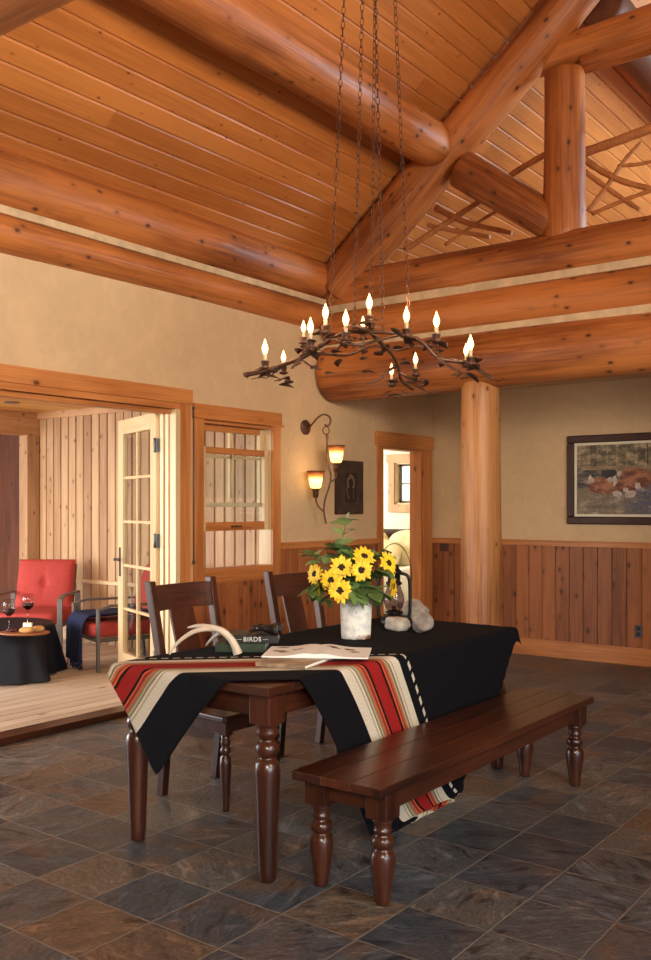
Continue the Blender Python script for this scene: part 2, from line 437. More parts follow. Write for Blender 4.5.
for a_, b_, zt_ in ((XW,XRIDGE,0),(XRIDGE,XR,0)):
    za, zb = ceil_z(a_), ceil_z(b_)
    mb.add([(a_,YR,3.7),(b_,YR,3.7),(b_,YR,zb),(a_,YR,za),(a_,YR-.1,3.7),(b_,YR-.1,3.7),(b_,YR-.1,zb),(a_,YR-.1,za)], [(0,1,2,3),(4,5,6,7),(3,2,6,7)]); 
struct(mb.build('wall_front', STUC))

# vaulted plank ceiling (boards run along Y)
mb = MB(); k = 0
YG = 13.0
def plank(x0, x1, y0, y1, th=.02, g=.006):
    tn = random.random()
    s = SL if x0 < XRIDGE else -SL
    nx, nz = (s/math.hypot(1,s), -1/math.hypot(1,s))
    pr = [(x0,0),(x0,.6),(x0+g*.5,1),(x1-.013,1),(x1-.002,.5),(x1,0)]
    P = [(x+nx*q*th, ceil_z(x if s>0 else x+1e-6)+nz*q*th+(.0)) for x, q in pr]
    vs = [(a,y,b) for y in (y0,y1) for a,b in P]
    mb.add(vs, [list(range(6)), list(range(6,12))]+[(i,(i+1)%6,6+(i+1)%6,6+i) for i in range(6)], 0, tn)
x = XW-.1
while x < XRIDGE-.01:
    x1 = min(x+.105, XRIDGE); y = YR
    js = [random.uniform(-2, 12)]
    for a, b in zip([YR]+js, js+[YG]): plank(x, x1, a, b)
    x = x1
while x < XR:
    x1 = min(x+.105, XR); plank(x, x1, YR, YG); x = x1
struct(mb.build('ceiling', CEIL), 'orange plank vaulted ceiling')
mb = MB()
for a, b in ((XW-.1, XRIDGE), (XRIDGE, XR+.1)):
    vs = [(p, y, ceil_z(p if p<=XRIDGE else p)+o) for o in (.005,.06) for p, y in ((a,YR-.1),(b,YR-.1),(b,YG+.1),(a,YG+.1))]
    mb.add(vs, [(0,1,2,3),(4,5,6,7),(0,1,5,4),(1,2,6,5),(2,3,7,6),(3,0,4,7)])
struct(mb.build('ceiling', DKSIDE), 'roof deck above the planks')

# low ceiling and loft floor behind the beams
mb = MB(); mb.box(XW, XR, 6.95, YB, 2.66, 2.72)
struct(mb.build('ceiling', STUC), 'low plaster ceiling behind the log beams')
mb = MB(); mb.box(XW, XR, 6.80, YG, 2.72, 3.22)
struct(mb.build('floor', TRX), 'loft floor above the log beams')

# wainscot
def wains():
    mb = MB(); boards(mb, 'x', YB, .018, XW+.0, XR, .16, 1.10, .14, .006, face=-1)
    struct(mb.build('wall_back', WAIN), 'knotty board wainscot')
    mb = MB(); mb.box(XW, XR, YB-.034, YB, 1.085, 1.135)
    mb.box(XW, XR, YB-.045, YB, 1.125, 1.14)
    struct(mb.build('trim_1', TRX, bevel=.004), 'wainscot cap')
    mb = MB(); mb.box(XW, XR, YB-.03, YB, 0, .165)
    struct(mb.build('baseboard_back', TRX, bevel=.004))
    mb = MB(); boards(mb, 'y', XW, .018, 6.08, 7.57, .16, 1.12, .13, .006)
    boards(mb, 'y', XW, .018, 5.03, 6.08, .16, .88, .13, .006)
    struct(mb.build('wall_left', WAIN), 'knotty board wainscot')
    mb = MB(); mb.box(XW, XW+.034, 6.10, 7.58, 1.11, 1.155); mb.box(XW, XW+.045, 6.10, 7.58, 1.145, 1.165)
    struct(mb.build('trim_2', TRY, bevel=.004), 'wainscot cap')
    mb = MB(); mb.box(XW, XW+.03, 5.06, 7.57, 0, .165)
    struct(mb.build('baseboard_left', TRY, bevel=.004))
wains()

# casings: porch door
mb = MB(); mb.box(XW, XW+.03, 1.3, 5.035, 2.245, 2.355); struct(mb.build('trim_3', TRY, bevel=.004), 'door head casing')
mb = MB(); mb.box(XW, XW+.022, 4.91, 5.02, 0, 2.245); struct(mb.build('trim_4', TRZ, bevel=.003), 'door side casing')
mb = MB(); mb.box(XW-.02, XW+.018, 1.6, 4.91, 2.20, 2.245); mb.box(XW-.12, XW-.03, 1.6, 4.89, 2.165, 2.20); struct(mb.build('trim_5', TRY, bevel=.002), 'door head jamb')
mb = MB(); mb.box(XW-.045, XW+.02, 4.865, 4.912, 0, 2.20); mb.box(XW-.085, XW-.05, 4.855, 4.89, 0, 2.165); mb.box(XW-.13, XW-.095, 4.845, 4.89, 0, 2.165)
struct(mb.build('trim_6', PALE, bevel=.003), 'pale stepped door jamb')
mb = MB(); mb.box(XW-.13, XW+.03, 1.6, 4.91, 0, .045); struct(mb.build('trim_7', FURY, bevel=.006), 'dark wood threshold')
# window casing + window
mb = MB()
mb.box(XW, XW+.025, 5.06, 5.16, .87, 2.155); mb.box(XW, XW+.025, 5.98, 6.08, .87, 2.155)
struct(mb.build('trim_8', TRZ, bevel=.003), 'window side casings')
mb = MB(); mb.box(XW, XW+.032, 5.05, 6.09, 2.15, 2.26); mb.box(XW, XW+.045, 5.05, 6.11, 2.145, 2.16)
mb.box(XW, XW+.022, 5.16, 5.98, .87, .96)
struct(mb.build('trim_9', TRY, bevel=.003), 'window head casing and apron')
win = empty('window_1', (XW-.06, 5.57, .97)); win['kind'] = 'structure'; win['label'] = 'double hung window with raised lower sash'
mb = MB()   # jamb lining
for s in (-1,1): mb.box(-.07,.06, s*.42-.012, s*.42+.012, 0, 1.175)
mb.build('window_frame', PALE, win, .002)
mb = MB(); mb.box(-.07,.085,-.43,.43,-.012,.014); mb.build('window_sill', TRY, win, .004)
mb = MB(); mb.box(-.07,.06,-.42,.42,1.15,1.175); mb.build('window_head', TRY, win, .002)
PALEY = wood('pale_pine_y', (222,204,170), (200,178,140), 'Y', knots=False)
def sash(name, x, z0, z1, st, mun, meet=None):
    m = MB(); W = .40
    for s in (-1,1): m.box(x-.018,x+.018, s*(W-st/2)-st/2, s*(W-st/2)+st/2, z0, z1)
    s_ = m.build('sash_stile', PALE, win, .002)
    m = MB(); m.box(x-.018,x+.018,-W+st,W-st,z0,z0+(.035 if mun else .07)); m.build('sash_rail', PALEY if mun else TRY, win, .002)
    m = MB(); m.box(x-.018,x+.018,-W+st,W-st,z1-.05,z1); m.build('sash_rail', TRY, win, .002)
    if mun:
        m = MB(); m.box(x-.012,x+.012,-.012,.012,z0+.07,z1-.05); m.box(x-.012,x+.012,-W+st,W-st,z1-.26,z1-.24) 
        m.build('muntin', PALE, win)
    m = MB(); m.box(x-.003,x+.003,-W+st,W-st,z0+.07,z1-.05); m.build('window_pane', GLASS, win)
sash('upper', -.03, .50, 1.15, .045, True)
sash('lower', .022, .31, .97, .05, False)
mb = MB(); mb.box(.04,.05,-.06,.06,.335,.35); mb.build('sash_lift', BRONZE, win)
# bedroom door casing
mb = MB(); mb.box(XW, XW+.025, 7.57, 7.66, 0, 2.08); struct(mb.build('trim_10', TRZ, bevel=.003), 'bedroom door left casing')
mb = MB(); mb.box(XW, XW+.025, 8.43, 8.60, 0, 2.08); struct(mb.build('trim_11', TRZ, bevel=.003), 'bedroom door right casing')
mb = MB(); mb.box(XW-TH-.01, XW+.002, 8.405, 8.44, 0, 2.05); mb.box(XW-TH-.01, XW+.002, 7.65, 7.675, 0, 2.05); struct(mb.build('trim_12', TRZ, bevel=.003), 'bedroom door jambs')
mb = MB(); mb.box(XW, XW+.035, 7.54, 8.62, 2.07, 2.21); struct(mb.build('trim_13', TRY, bevel=.003), 'bedroom door head casing')
mb = MB(); mb.box(XW-TH-.01, XW+.002, 7.65, 8.44, 2.045, 2.07); struct(mb.build('trim_14', TRY), 'bedroom door head jamb')

# bedroom
mb = MB(); mb.box(-9.2, XW-TH, 6.62, 11.1, -.1, 0); struct(mb.build('floor', DECK), 'bedroom floor')
mb = MB(); mb.box(-9.2, XW-TH, 6.55, 11.2, 2.75, 2.8); struct(mb.build('ceiling', WHITE), 'bedroom ceiling')
BW = (-7.07, -6.45, 1.50, 2.08)
mb = MB(); wall_holes(mb, 'y', 11.0, 11.14, -9.2, XW-TH, 0, 2.75, [BW]); struct(mb.build('wall_back', WHITE), 'bright bedroom wall')
mb = MB(); mb.box(-9.3,-9.2,6.55,11.14,0,2.75); struct(mb.build('wall_left', WHITE), 'bedroom side wall')
mb = MB(); mb.box(-9.2,XW-TH,6.5,6.55,0,2.75); struct(mb.build('wall_front', WHITE), 'bedroom partition wall')
mb = MB(); mb.box(XW-TH,XW-TH+.0001+.12,YB+.1,11.14,0,2.75); struct(mb.build('wall_right', WHITE), 'bedroom side wall')
w2 = empty('window_2', (-6.76, 11.0, 1.5)); w2['kind']='structure'; w2['label']='small bedroom window with pine casing'
mb = MB()
mb.box(-.41,-.31,-.03,0,0,.58); mb.box(.31,.41,-.03,0,0,.58)
mb.box(-.44,.44,-.035,0,.58,.70); mb.box(-.41,.41,-.03,0,-.11,0)
mb.build('window_casing', SIDE, w2, .003)
mb = MB()
mb.box(-.31,-.29,0,.13,0,.58); mb.box(.29,.31,0,.13,0,.58); mb.box(-.31,.31,0,.13,0,.02); mb.box(-.31,.31,0,.13,.56,.58)
mb.build('window_frame', PALE, w2)
mb = MB(); mb.box(-.29,-.26,.08,.11,.02,.56); mb.box(.26,.29,.08,.11,.02,.56); mb.box(-.29,.29,.08,.11,.02,.05); mb.box(-.29,.29,.08,.11,.53,.56); mb.box(-.26,.26,.085,.105,.28,.297); mb.box(-.01,.01,.085,.105,.05,.53)
mb.build('muntin', GREYM, w2)
mb = MB(); mb.box(-.27,.27,.093,.097,.04,.54); mb.build('window_pane', GLASS, w2)

# porch
DZ = .035
mb = MB(); x = XW-TH
while x > -10.6:
    mb.box(x-.13, x-.006, -1.0, 6.4, DZ-.04, DZ, t=random.random()); x -= .136
struct(mb.build('floor', DECK, bevel=.003), 'pale porch deck boards')
mb = MB(); mb.box(-10.7, XW-TH, -1.0, 6.4, -.2, DZ-.04); struct(mb.build('floor', DKSIDE), 'porch deck framing')
mb = MB(); x = XW-TH
while x > -10.6:
    mb.box(x-.132, x-.003, -1.0, 6.4, 2.51, 2.53, t=random.random()); x -= .135
mb.box(-10.7, XW-TH, -1.0, 6.5, 2.535, 2.6)
struct(mb.build('ceiling', PCEIL), 'honey pine porch ceiling')
mb = MB(); boards(mb, 'x', 6.4, .024, -8.80, XW-TH, DZ, 2.51, .128, .005, face=-1, gap=.013)
struct(mb.build('wall_back', SIDE), 'porch end wall of vertical boards')
mb = MB(); mb.box(-10.7, XW-TH, 6.4, 6.5, 0, 2.75); struct(mb.build('wall_back', DKSIDE), 'porch wall core')
mb = MB(); mb.box(-8.8, XW-TH, 6.35, 6.38, 2.44, 2.51); struct(mb.build('trim_15', SIDEX), 'frieze board')
mb = MB(); mb.box(-8.72, XW-TH-.2, 6.345, 6.38, .66, .70); struct(mb.build('trim_16', PALE, bevel=.004), 'pale rail across the end wall')
mb = MB(); mb.box(-8.98, -8.80, -1.0, 6.4, 2.26, 2.51); struct(mb.build('trim_17', SIDEY, bevel=.006), 'porch header beam')
mb = MB(); mb.box(-8.95, -8.80, 6.22, 6.38, DZ, 2.26); struct(mb.build('trim_18', SIDE, bevel=.006), 'porch corner post')
mb = MB(); boards(mb, 'y', -10.5, .02, 3.0, 6.4, DZ, 2.51, .17, .008); struct(mb.build('wall_left', DKSIDE), 'dark board wall beyond the porch beam')
mb = MB(); mb.box(-10.48,-10.44,3.0,6.4,.66,.71); struct(mb.build('trim_19', TRY), 'rail on the dark board wall')

# french door leaf, opened onto the porch
DL = .87
hinge = Vector((XW-.165, 4.86, DZ)); tip = Vector((-6.06, 5.19, DZ))
ang = math.atan2(tip.y-hinge.y, tip.x-hinge.x)
door = empty('door_1', hinge, ang); door['kind'] = 'structure'; door['label'] = 'pale french door leaf with ten panes standing open'
mb = MB(); T_ = .022
mb.box(0,.115,-T_,T_,.01,2.15); mb.box(DL-.115,DL,-T_,T_,.01,2.15); mb.build('door_stile', PALE, door, .003)
PALEX = wood('pale_pine_x', (226,200,156), (202,166,116), 'X', (150,100,50), .4, kn=.6, bumps=.05)
mb = MB(); mb.box(.115,DL-.115,-T_,T_,.01,.24); mb.box(.115,DL-.115,-T_,T_,2.03,2.15); mb.build('door_rail', PALEX, door, .003)
mb = MB()
z0, z1 = .24, 2.03
for i in range(1,5):
    z = z0+(z1-z0)*i/5; mb.box(.115,DL-.115,-.014,.014,z-.011,z+.011)
mb.box(DL/2-.011,DL/2+.011,-.014,.014,z0,z1)
mb.build('muntin', PALEX, door, .002)
mb = MB(); mb.box(.115,DL-.115,-.003,.003,z0,z1); mb.build('door_pane', GLASS, door)
mb = MB(); mb.box(DL-.075,DL-.035,T_,T_+.006,.86,1.10); mb.cbox((DL-.055,T_+.03,1.0),(.02,.05,.02)); mb.cbox((DL-.10,T_+.05,1.0),(.11,.014,.018)); mb.build('door_handle', STEEL, door, .002)
for z in (.3,1.18,1.9):
    mb = MB(); mb.cbox((-.012,0,z),(.05,.05,.10)); mb.tube([(-.01,.03,z-.055),(-.01,.03,z+.055)],.011); mb.build('door_hinge', STEEL, door, .001)

mb = MB(); p = Vector((XW+.03, 5.042, 0))
mb.tube([(p.x,p.y,1.06),(p.x,p.y,2.22)], .004); mb.blob((p.x,p.y,1.05),(.012,.012,.016)); mb.blob((p.x,p.y,2.22),(.012,.012,.012))
tag(mb.build('pull_rod', STEEL), 'thin dark rod with end knobs between the door and window casings', 'rod')

# ------------------------------------------------------------------ logs
def log_mesh(L, r0, r1, seed=0, n=28, wob=.03, bend=0, cuts=.09, dome=False):
    m = max(4, int(L/cuts)); vs = []
    kn = []
    rnd = random.Random(seed)
    for _ in range(int(L*2.2)): kn.append((rnd.uniform(0,L), rnd.uniform(0,2*PI), rnd.uniform(.04,.07)))
    for i in range(m+1):
        z = L*i/m; r = r0+(r1-r0)*i/m
        ox = bend*math.sin(PI*i/m)+.012*mnoise.noise(Vector((z*.6,seed,1))); oy = .012*mnoise.noise(Vector((z*.6,seed,9)))
        for k in range(n):
            th = 2*PI*k/n
            q = 1+wob*mnoise.noise(Vector((math.cos(th)*1.3+seed, math.sin(th)*1.3, z*1.1)))*2
            rr = r*q
            for kz, kt, kr in kn:
                dd = math.hypot(z-kz, r*math.atan2(math.sin(th-kt), math.cos(th-kt)))
                if dd < kr*2: rr += .012*math.exp(-(dd/kr)**2*1.5)
            vs.append((math.cos(th)*rr+ox, math.sin(th)*rr+oy, z))
    fs = [(i*n+k,i*n+(k+1)%n,(i+1)*n+(k+1)%n,(i+1)*n+k) for i in range(m) for k in range(n)]
    b = MB(); b.add(vs, fs, 0, .5, True)
    for base, rev in ((0,1),(m*n,0)):
        rr = [base+k for k in range(n)]
        c = sum((Vector(vs[j]) for j in rr), Vector())/n
        ins = [c+(Vector(vs[j])-c)*.93+Vector((0,0,-.012 if rev else .012)) for j in rr]
        b0 = len(b.v); b.v += [tuple(v) for v in ins]
        for k in range(n):
            b.f.append([rr[k], rr[(k+1)%n], b0+(k+1)%n, b0+k]); b.m.append(0); b.t.append(.5); b.sm.append(True)
        b.f.append([b0+k for k in range(n)]); b.m.append(0); b.t.append(.5); b.sm.append(False)
    return b
def log(name, p0, p1, r0, r1=None, mat=None, parent=None, seed=0, **kw):
    p0, p1 = Vector(p0), Vector(p1); r1 = r1 or r0
    o = log_mesh((p1-p0).length, r0, r1, seed, **kw).build(name, mat or LOG, parent)
    o.rotation_mode = 'QUATERNION'; o.rotation_quaternion = (p1-p0).to_track_quat('Z','Y')
    o.location = p0 - (parent.location if parent else Vector())
    return o
YT = 6.80      # centre plane of the truss
XE = XR-.02
tag(log('log_beam', (XW+.03,YT,2.67), (XE,YT,2.64), .245, .165, seed=1), 'lowest and stoutest of the three stacked log beams, resting on the log post', 'log beam', 'stacked log beams')
tag(log('log_beam', (XW+.03,YT,3.07), (XE,YT,3.02), .17, .155, seed=2), 'middle log of the three stacked log beams above the post', 'log beam', 'stacked log beams')
tr = empty('roof_truss', (XW+.05, YT, 3.4), label='peeled log roof truss with slanting rafter, king post and strut above the beams', cat='roof truss')
log('bottom_chord', (XW+.03,YT,3.40), (XE,YT,3.42), .165, .185, parent=tr, seed=3)
log('rafter_chord', (XW+.12,YT-.05,3.44), (XRIDGE,YT-.05,3.34+.844*(XRIDGE-XW)), .205, .13, parent=tr, seed=4)
log('king_post', (-2.845,YT+.03,3.50), (-2.845,YT+.03,4.80), .162, .152, parent=tr, seed=5)
log('strut', (-2.93,YT+.03,3.66), (-3.66,YT-.10,4.20), .14, .15, parent=tr, seed=6)
log('collar_log', (-3.08,YT+.06,4.97), (.8,YT+.06,5.10), .12, .17, parent=tr, seed=7)
log('collar_log', (-2.70,YT+.06,4.85), (.8,YT+.06,4.86), .075, .08, parent=tr, seed=8)
mb = MB()
for z, q in ((2.885,0),(3.235,0)):
    mb.box(XW, XE, YT-.10, YT+.10, z-.035, z+.035)
struct(mb.build('trim_20', CHINK), 'pale chinking between the stacked beams')
post = log('log_post', (-3.56,6.82,0), (-3.56,6.82,2.49), .172, .155, LOGP, seed=11)
tag(post, 'upright peeled log post standing on the slate floor under the stacked beams', 'log post')
tag(log('wall_log', (XW-.02,YR+.01,3.155), (XW-.02,YT-.2,3.175), .125, .12, seed=12), 'lower log running along the top of the stucco wall', 'wall log', 'logs along the wall top')
tag(log('wall_log', (XW-.04,YR+.01,3.47), (XW-.04,YT-.16,3.49), .205, .20, seed=13), 'upper log along the wall top, touching the plank ceiling', 'wall log', 'logs along the wall top')
mb = MB(); mb.box(XW, XW+.085, YR, YT-.16, 3.265, 3.315); struct(mb.build('trim_21', CHINK), 'pale chinking between wall logs')
tag(log('purlin_log', (-3.88,YR+.05,4.43), (-3.88,YT-.20,4.43), .182, .182, seed=14), 'large round purlin log under the planks, ending at the roof truss', 'purlin')
tag(log('purlin_log', (-2.62,YT+.2,5.33), (-2.62,YG-.05,5.33), .17, .17, DKSIDE, seed=15), 'dark purlin log above the loft at the upper right', 'purlin')
tag(log('tie_log', (XW+.155,2.02,3.44), (XE,2.02,3.44), .18, .18, seed=16), 'grey-brown tie log crossing the top left corner of the room', 'tie log')

# twig railing of the loft
tw = empty('twig_railing', (-2.5,7.25,3.22), label='rustic railing of crooked peeled branches along the loft behind the truss', cat='railing')
def br(name, pts, r0, r1):
    P = [Vector(p)-tw.location for p in spline(pts)]
    n = len(P); MB().tube(P, [r0+(r1-r0)*i/(n-1)+.002*math.sin(i*2.1) for i in range(n)], 8).build(name, TWIG, tw)
def D(px, py, y=7.25):   # point on the railing plane y
    k = (px-CX)/F; d = y/(k*SN+CS); return at(px, py, d)
br('hand_rail', [D(560,160),D(584,152.5),D(620,140),D(660,126),D(760,100)], .04,.04)
br('stair_rail', [D(405,250),D(422,239),D(480,201),D(513,174),D(550,152)], .028,.028)
br('branch', [D(583,158),D(600,170),D(622,181),D(655,190)], .03,.022)
br('branch', [D(583,170),D(610,190),D(640,210)], .022,.018)
br('branch', [D(588,212),D(608,185),D(625,160),D(641,142)], .024,.015)
br('branch', [D(592,214),D(625,200),D(655,189)], .018,.018)
br('branch', [D(618,166),D(640,164),D(665,158)], .016,.014)
br('branch', [D(436,208),D(465,222),D(512,233)], .03,.02)
br('branch', [D(428,225),D(450,230),D(490,237)], .02,.02)
br('branch', [D(445,245),D(490,215),D(530,196)], .016,.016)

# ------------------------------------------------------------------ dining table
TX0, TX1, TY0, TY1, TZ = -3.205, -2.315, 2.705, 4.88, .78
LEGP = [(.030,0),(.034,.006),(.037,.05),(.047,.34),(.0505,.40),(.0515,.435),(.048,.462),(.038,.478),(.030,.484),(.030,.492),(.040,.498),(.0475,.512),(.0475,.530),(.040,.546),(.029,.553),(.029,.562),(.036,.568),(.044,.578),(.046,.59),(.040,.602),(.046,.615),(.05,.622)]
table = empty('dining_table', ((TX0+TX1)/2,(TY0+TY1)/2,0), label='dark stained wooden dining table with turned legs under a black blanket', cat='table')
hx, hy = (TX1-TX0)/2, (TY1-TY0)/2
mb = MB()
for i in range(5):
    a = -hx+2*hx*i/5; mb.box(a+.0005, a+2*hx/5-.0005, -hy+.16, hy-.16, .745, TZ, t=random.random())
tt = mb.build('tabletop', FURY, table, .003)
for s in (-1,1):
    mb = MB(); mb.box(-hx,hx, s*hy if s<0 else hy-.1598, -hy+.1598 if s<0 else hy, .745, TZ)
    mb.build('breadboard_end', FURX, table, .004)
lx = (.39,); 
for sx in (-1,1):
    for sy in (-1,1):
        mb = MB(); px, py = (hx-.08 if sx>0 else .054-hx), (-hy+.092 if sy<0 else hy-.092)
        M = Matrix.Translation((px,py,0)); mb.lathe(LEGP, 28, M)
        l = mb.build('leg', FURZ, table)
        mb = MB(); mb.box(px-.052,px+.052,py-.052,py+.052,.62,.745); mb.build('leg_block', FURZ, l, .006)
for s in (-1,1):
    mb = MB(); mb.box(s*(hx-.075)-.012,s*(hx-.075)+.012,-hy+.144,hy-.144,.645,.745)
    mb.build('apron', FURY, table, .002)
    mb = MB(); mb.box(-hx+.132,hx-.132,s*(hy-.085)-.012,s*(hy-.085)+.012,.645,.745)
    mb.build('apron', FURX, table, .002)

# ------------------------------------------------------------------ blanket
def blanket():
    U = np.array([.725,.688]); N = np.array([.688,-.725]); h = .024
    ns = np.arange(-3.69, -6.15, -h); nn = len(ns); nu = 98
    T_ = -3.69-ns
    u2 = 1.42+.42*np.minimum(T_,.24)+.30*np.maximum(0,T_-.24)
    UU = -.515+np.linspace(0,1,nu)[:,None]*(u2+.515)[None,:]
    NN = np.repeat(ns[None,:], nu, 0)
    flat = UU[...,None]*U + NN[...,None]*N
    # trim straight hems on the far side, the far end and the far right corner
    flat[...,0] = np.where((flat[...,0]<-3.40)&(flat[...,0]>-3.40-h), -3.40, flat[...,0])
    flat[...,1] = np.where((flat[...,1]>4.95)&(flat[...,1]<4.95+h), 4.95, flat[...,1])
    lim = -2.26+np.maximum(0,4.88-flat[...,1])*1.5
    flat[...,0] = np.where((flat[...,0]>lim)&(flat[...,0]<lim+h), lim, flat[...,0])
    ok = (flat[...,0] > -3.401) & (flat[...,1] < 4.951) & (flat[...,0] < lim+1e-6)
    UU = flat@U; NN = flat@N
    bx0,bx1,by0,by1 = TX0-.011,TX1+.011,TY0-.011,TY1+.011; zt = TZ+.009
    c = np.stack([np.clip(flat[...,0],bx0,bx1), np.clip(flat[...,1],by0,by1)], -1)
    off = flat-c; L = np.linalg.norm(off, axis=-1); d = off/np.maximum(L,1e-9)[...,None]
    rng = np.random.RandomState(3)
    P = np.zeros((nu,nn,3)); P[...,:2] = c+d*(.004+.05*L)[...,None]; P[...,2] = zt-L*.97
    P += rng.normal(0,.0015,P.shape)*(L>0)[...,None]
    w = ((L > 0) & ok).astype(float)
    pin = (L <= 0); P[pin,2] = zt
    V = np.zeros_like(P)
    cons = []
    for di, dj, s in ((1,0,1.),(0,1,1.),(1,1,.10),(1,-1,.10),(2,0,.18),(0,2,.18),(4,0,.02),(0,4,.02)):
        par = [(0,1)] if False else None
        for ph in range(2):
            # colour along the main direction
            I = np.arange(0, nu-di); J = np.arange(max(0,-dj), nn-max(0,dj))
            key = (I//max(1,di))%2 if di else None
            if di: I = I[((I//di)%2)==ph]
            else: J = J[((J//dj)%2)==ph]
            ii, jj = np.meshgrid(I, J, indexing='ij'); ii = ii.ravel(); jj = jj.ravel()
            a = ii*nn+jj; b = (ii+di)*nn+(jj+dj)
            m = ok.ravel()[a] & ok.ravel()[b] & ((w.ravel()[a]+w.ravel()[b])>0)
            fa = flat.reshape(-1,2); a = a[m]; b = b[m]
            cons.append((a, b, np.maximum(np.linalg.norm(fa[a]-fa[b],axis=1),1e-4), s, max(di,dj)>1))
    Pf = P.reshape(-1,3); Vf = V.reshape(-1,3); wf = w.ravel()
    dt = 1/60.
    for step in range(220):
        Q = Pf.copy()
        Vf[:,2] -= 9.8*dt*wf; Vf *= .96
        Pf += Vf*dt*wf[:,None]
        for it in range(7):
            for a,b,rest,s,bend in cons:
                dd = Pf[b]-Pf[a]; ln = np.sqrt((dd*dd).sum(1))+1e-9
                wa, wb = wf[a], wf[b]
                k = (ln-rest)/ln/(wa+wb)*s
                if bend: k = np.where(ln<rest, k, 0)
                mv = dd*k[:,None]
                Pf[a] += mv*wa[:,None]; Pf[b] -= mv*wb[:,None]
            fr = wf > 0
            ins = fr&(Pf[:,0]>bx0)&(Pf[:,0]<bx1)&(Pf[:,1]>by0)&(Pf[:,1]<by1)&(Pf[:,2]<zt)
            if ins.any():
                q = Pf[ins]
                D_ = np.stack([q[:,0]-bx0, bx1-q[:,0], q[:,1]-by0, by1-q[:,1], zt-q[:,2]],1); k = D_.argmin(1)
                q[k==0,0]=bx0; q[k==1,0]=bx1; q[k==2,1]=by0; q[k==3,1]=by1; q[k==4,2]=zt
                Pf[ins] = q
            Pf[:,2] = np.where(fr, np.maximum(Pf[:,2], .008), Pf[:,2])
            bn = fr&(Pf[:,0]>-2.274)&(Pf[:,2]<.49)&(Pf[:,0]<-1.8)&(Pf[:,1]>2.70)&(Pf[:,1]<4.9)
            Pf[bn,0] = -2.274
        Vf = (Pf-Q)/dt
        sp = np.linalg.norm(Vf,axis=1,keepdims=True); Vf *= np.minimum(1, 2.5/np.maximum(sp,1e-9))
    P = Pf.reshape(nu,nn,3)
    idx = -np.ones((nu,nn),int); idx[ok] = np.arange(ok.sum())
    faces = []; 
    for i in range(nu-1):
        for j in range(nn-1):
            q = (idx[i,j], idx[i,j+1], idx[i+1,j+1], idx[i+1,j])
            if min(q) >= 0: faces.append([int(k) for k in q])
    me = bpy.data.meshes.new('blanket'); me.from_pydata([tuple(p) for p in P[ok]], [], faces)
    uv = me.uv_layers.new(name='UVMap'); UV = np.stack([UU[ok], NN[ok]],1)
    li = np.zeros(len(me.loops),int); me.loops.foreach_get('vertex_index', li)
    uv.data.foreach_set('uv', UV[li].ravel())
    me.polygons.foreach_set('use_smooth', [True]*len(faces)); me.update()
    o = bpy.data.objects.new('blanket', me); C.objects.link(o)
    s = o.modifiers.new('sub','SUBSURF'); s.levels = 1; s.render_levels = 1
    s = o.modifiers.new('thick','SOLIDIFY'); s.thickness = .004; s.offset = 0
    T = NT('serape_weave'); tc = T.n('ShaderNodeTexCoord'); sp = T.n('ShaderNodeSeparateXYZ'); T.l(tc.outputs['UV'], sp.inputs[0])
    V_ = T.math('DIVIDE', T.math('SUBTRACT', -3.69, sp.outputs[1]), .65)   # 0..1 over the striped end
    K=lin((14,13,18)); W=lin((208,196,176)); R=lin((150,32,30)); O=lin((196,92,52)); G=lin((120,108,82)); G2=lin((170,156,126)); B=lin((30,20,20))
    seq = [(K,.19),(W,.055),(G2,.008),(W,.012),(G,.010),(G2,.012),(G,.008),(O,.008),(G,.007),(R,.010),(O,.009),(B,.016),(R,.072),(B,.016),(O,.010),(R,.010),(G,.007),(O,.008),(G2,.010),(G,.010),(W,.012),(G2,.008),(W,.045),(K,.1)]
    st = []; a = 0
    for i_, (c_, w_) in enumerate(seq): st.append((min(a/.65,1), c_)); a += w_*(1 if i_ in (0,len(seq)-1) else .865)
    col = T.ramp(V_, st, 'CONSTANT')
    dn = T.math('LESS_THAN', T.math('ABSOLUTE', T.math('ADD', sp.outputs[1], 4.25)), .0075)
    du = T.math('LESS_THAN', T.math('FRACT', T.math('DIVIDE', sp.outputs[0], .052)), .62)
    col = T.mix(T.math('MULTIPLY', dn, du), col, W)
    x = T.n('ShaderNodeTexNoise'); x.inputs['Scale'].default_value = 180; T.l(tc.outputs['UV'], x.inputs['Vector'])
    col = T.mix(1.0, col, T.ramp(x.outputs['Fac'], [(.3,(.8,.8,.8,1)),(.7,(1.12,1.12,1.12,1))]), 'MULTIPLY')
    T.l(col, T.b.inputs['Base Color']); T.bump(x.outputs['Fac'], .3, .002); T.b.inputs['Roughness'].default_value = .95; T.b.inputs['Specular IOR Level'].default_value = .15
    me.materials.append(T.mat)
    return tag(o, 'black wool blanket with red and cream serape stripes draped diagonally over the dining table', 'blanket')
blanket()
TOP = TZ+.0125

# ------------------------------------------------------------------ bench
BX0,BX1,BY0,BY1,BZ = -2.262,-1.852,2.785,4.84,.46
bench = empty('bench', ((BX0+BX1)/2,(BY0+BY1)/2,0), label='long dark wooden bench with four turned legs beside the dining table', cat='bench')
bx, by = (BX1-BX0)/2, (BY1-BY0)/2
BEN = wood('bench_top_wood', (86,41,22), (34,14,8), 'Y', (32,12,8), .34, kn=1.1, coat=.25, bumps=.4, tone=.1)
mb = MB()
for i in range(3):
    a = -bx+2*bx*i/3; mb.box(a+.0004,a+2*bx/3-.0004,-by,by,BZ-.034,BZ,t=random.random())
mb.build('seat', BEN, bench, .003)
BP = [(.024,0),(.0275,.006),(.030,.03),(.043,.12),(.0475,.155),(.0465,.180),(.040,.198),(.031,.205),(.031,.211),(.040,.217),(.0435,.228),(.0435,.240),(.037,.252),(.028,.258),(.030,.264),(.036,.272),(.034,.28),(.030,.286),(.036,.305),(.043,.322)]
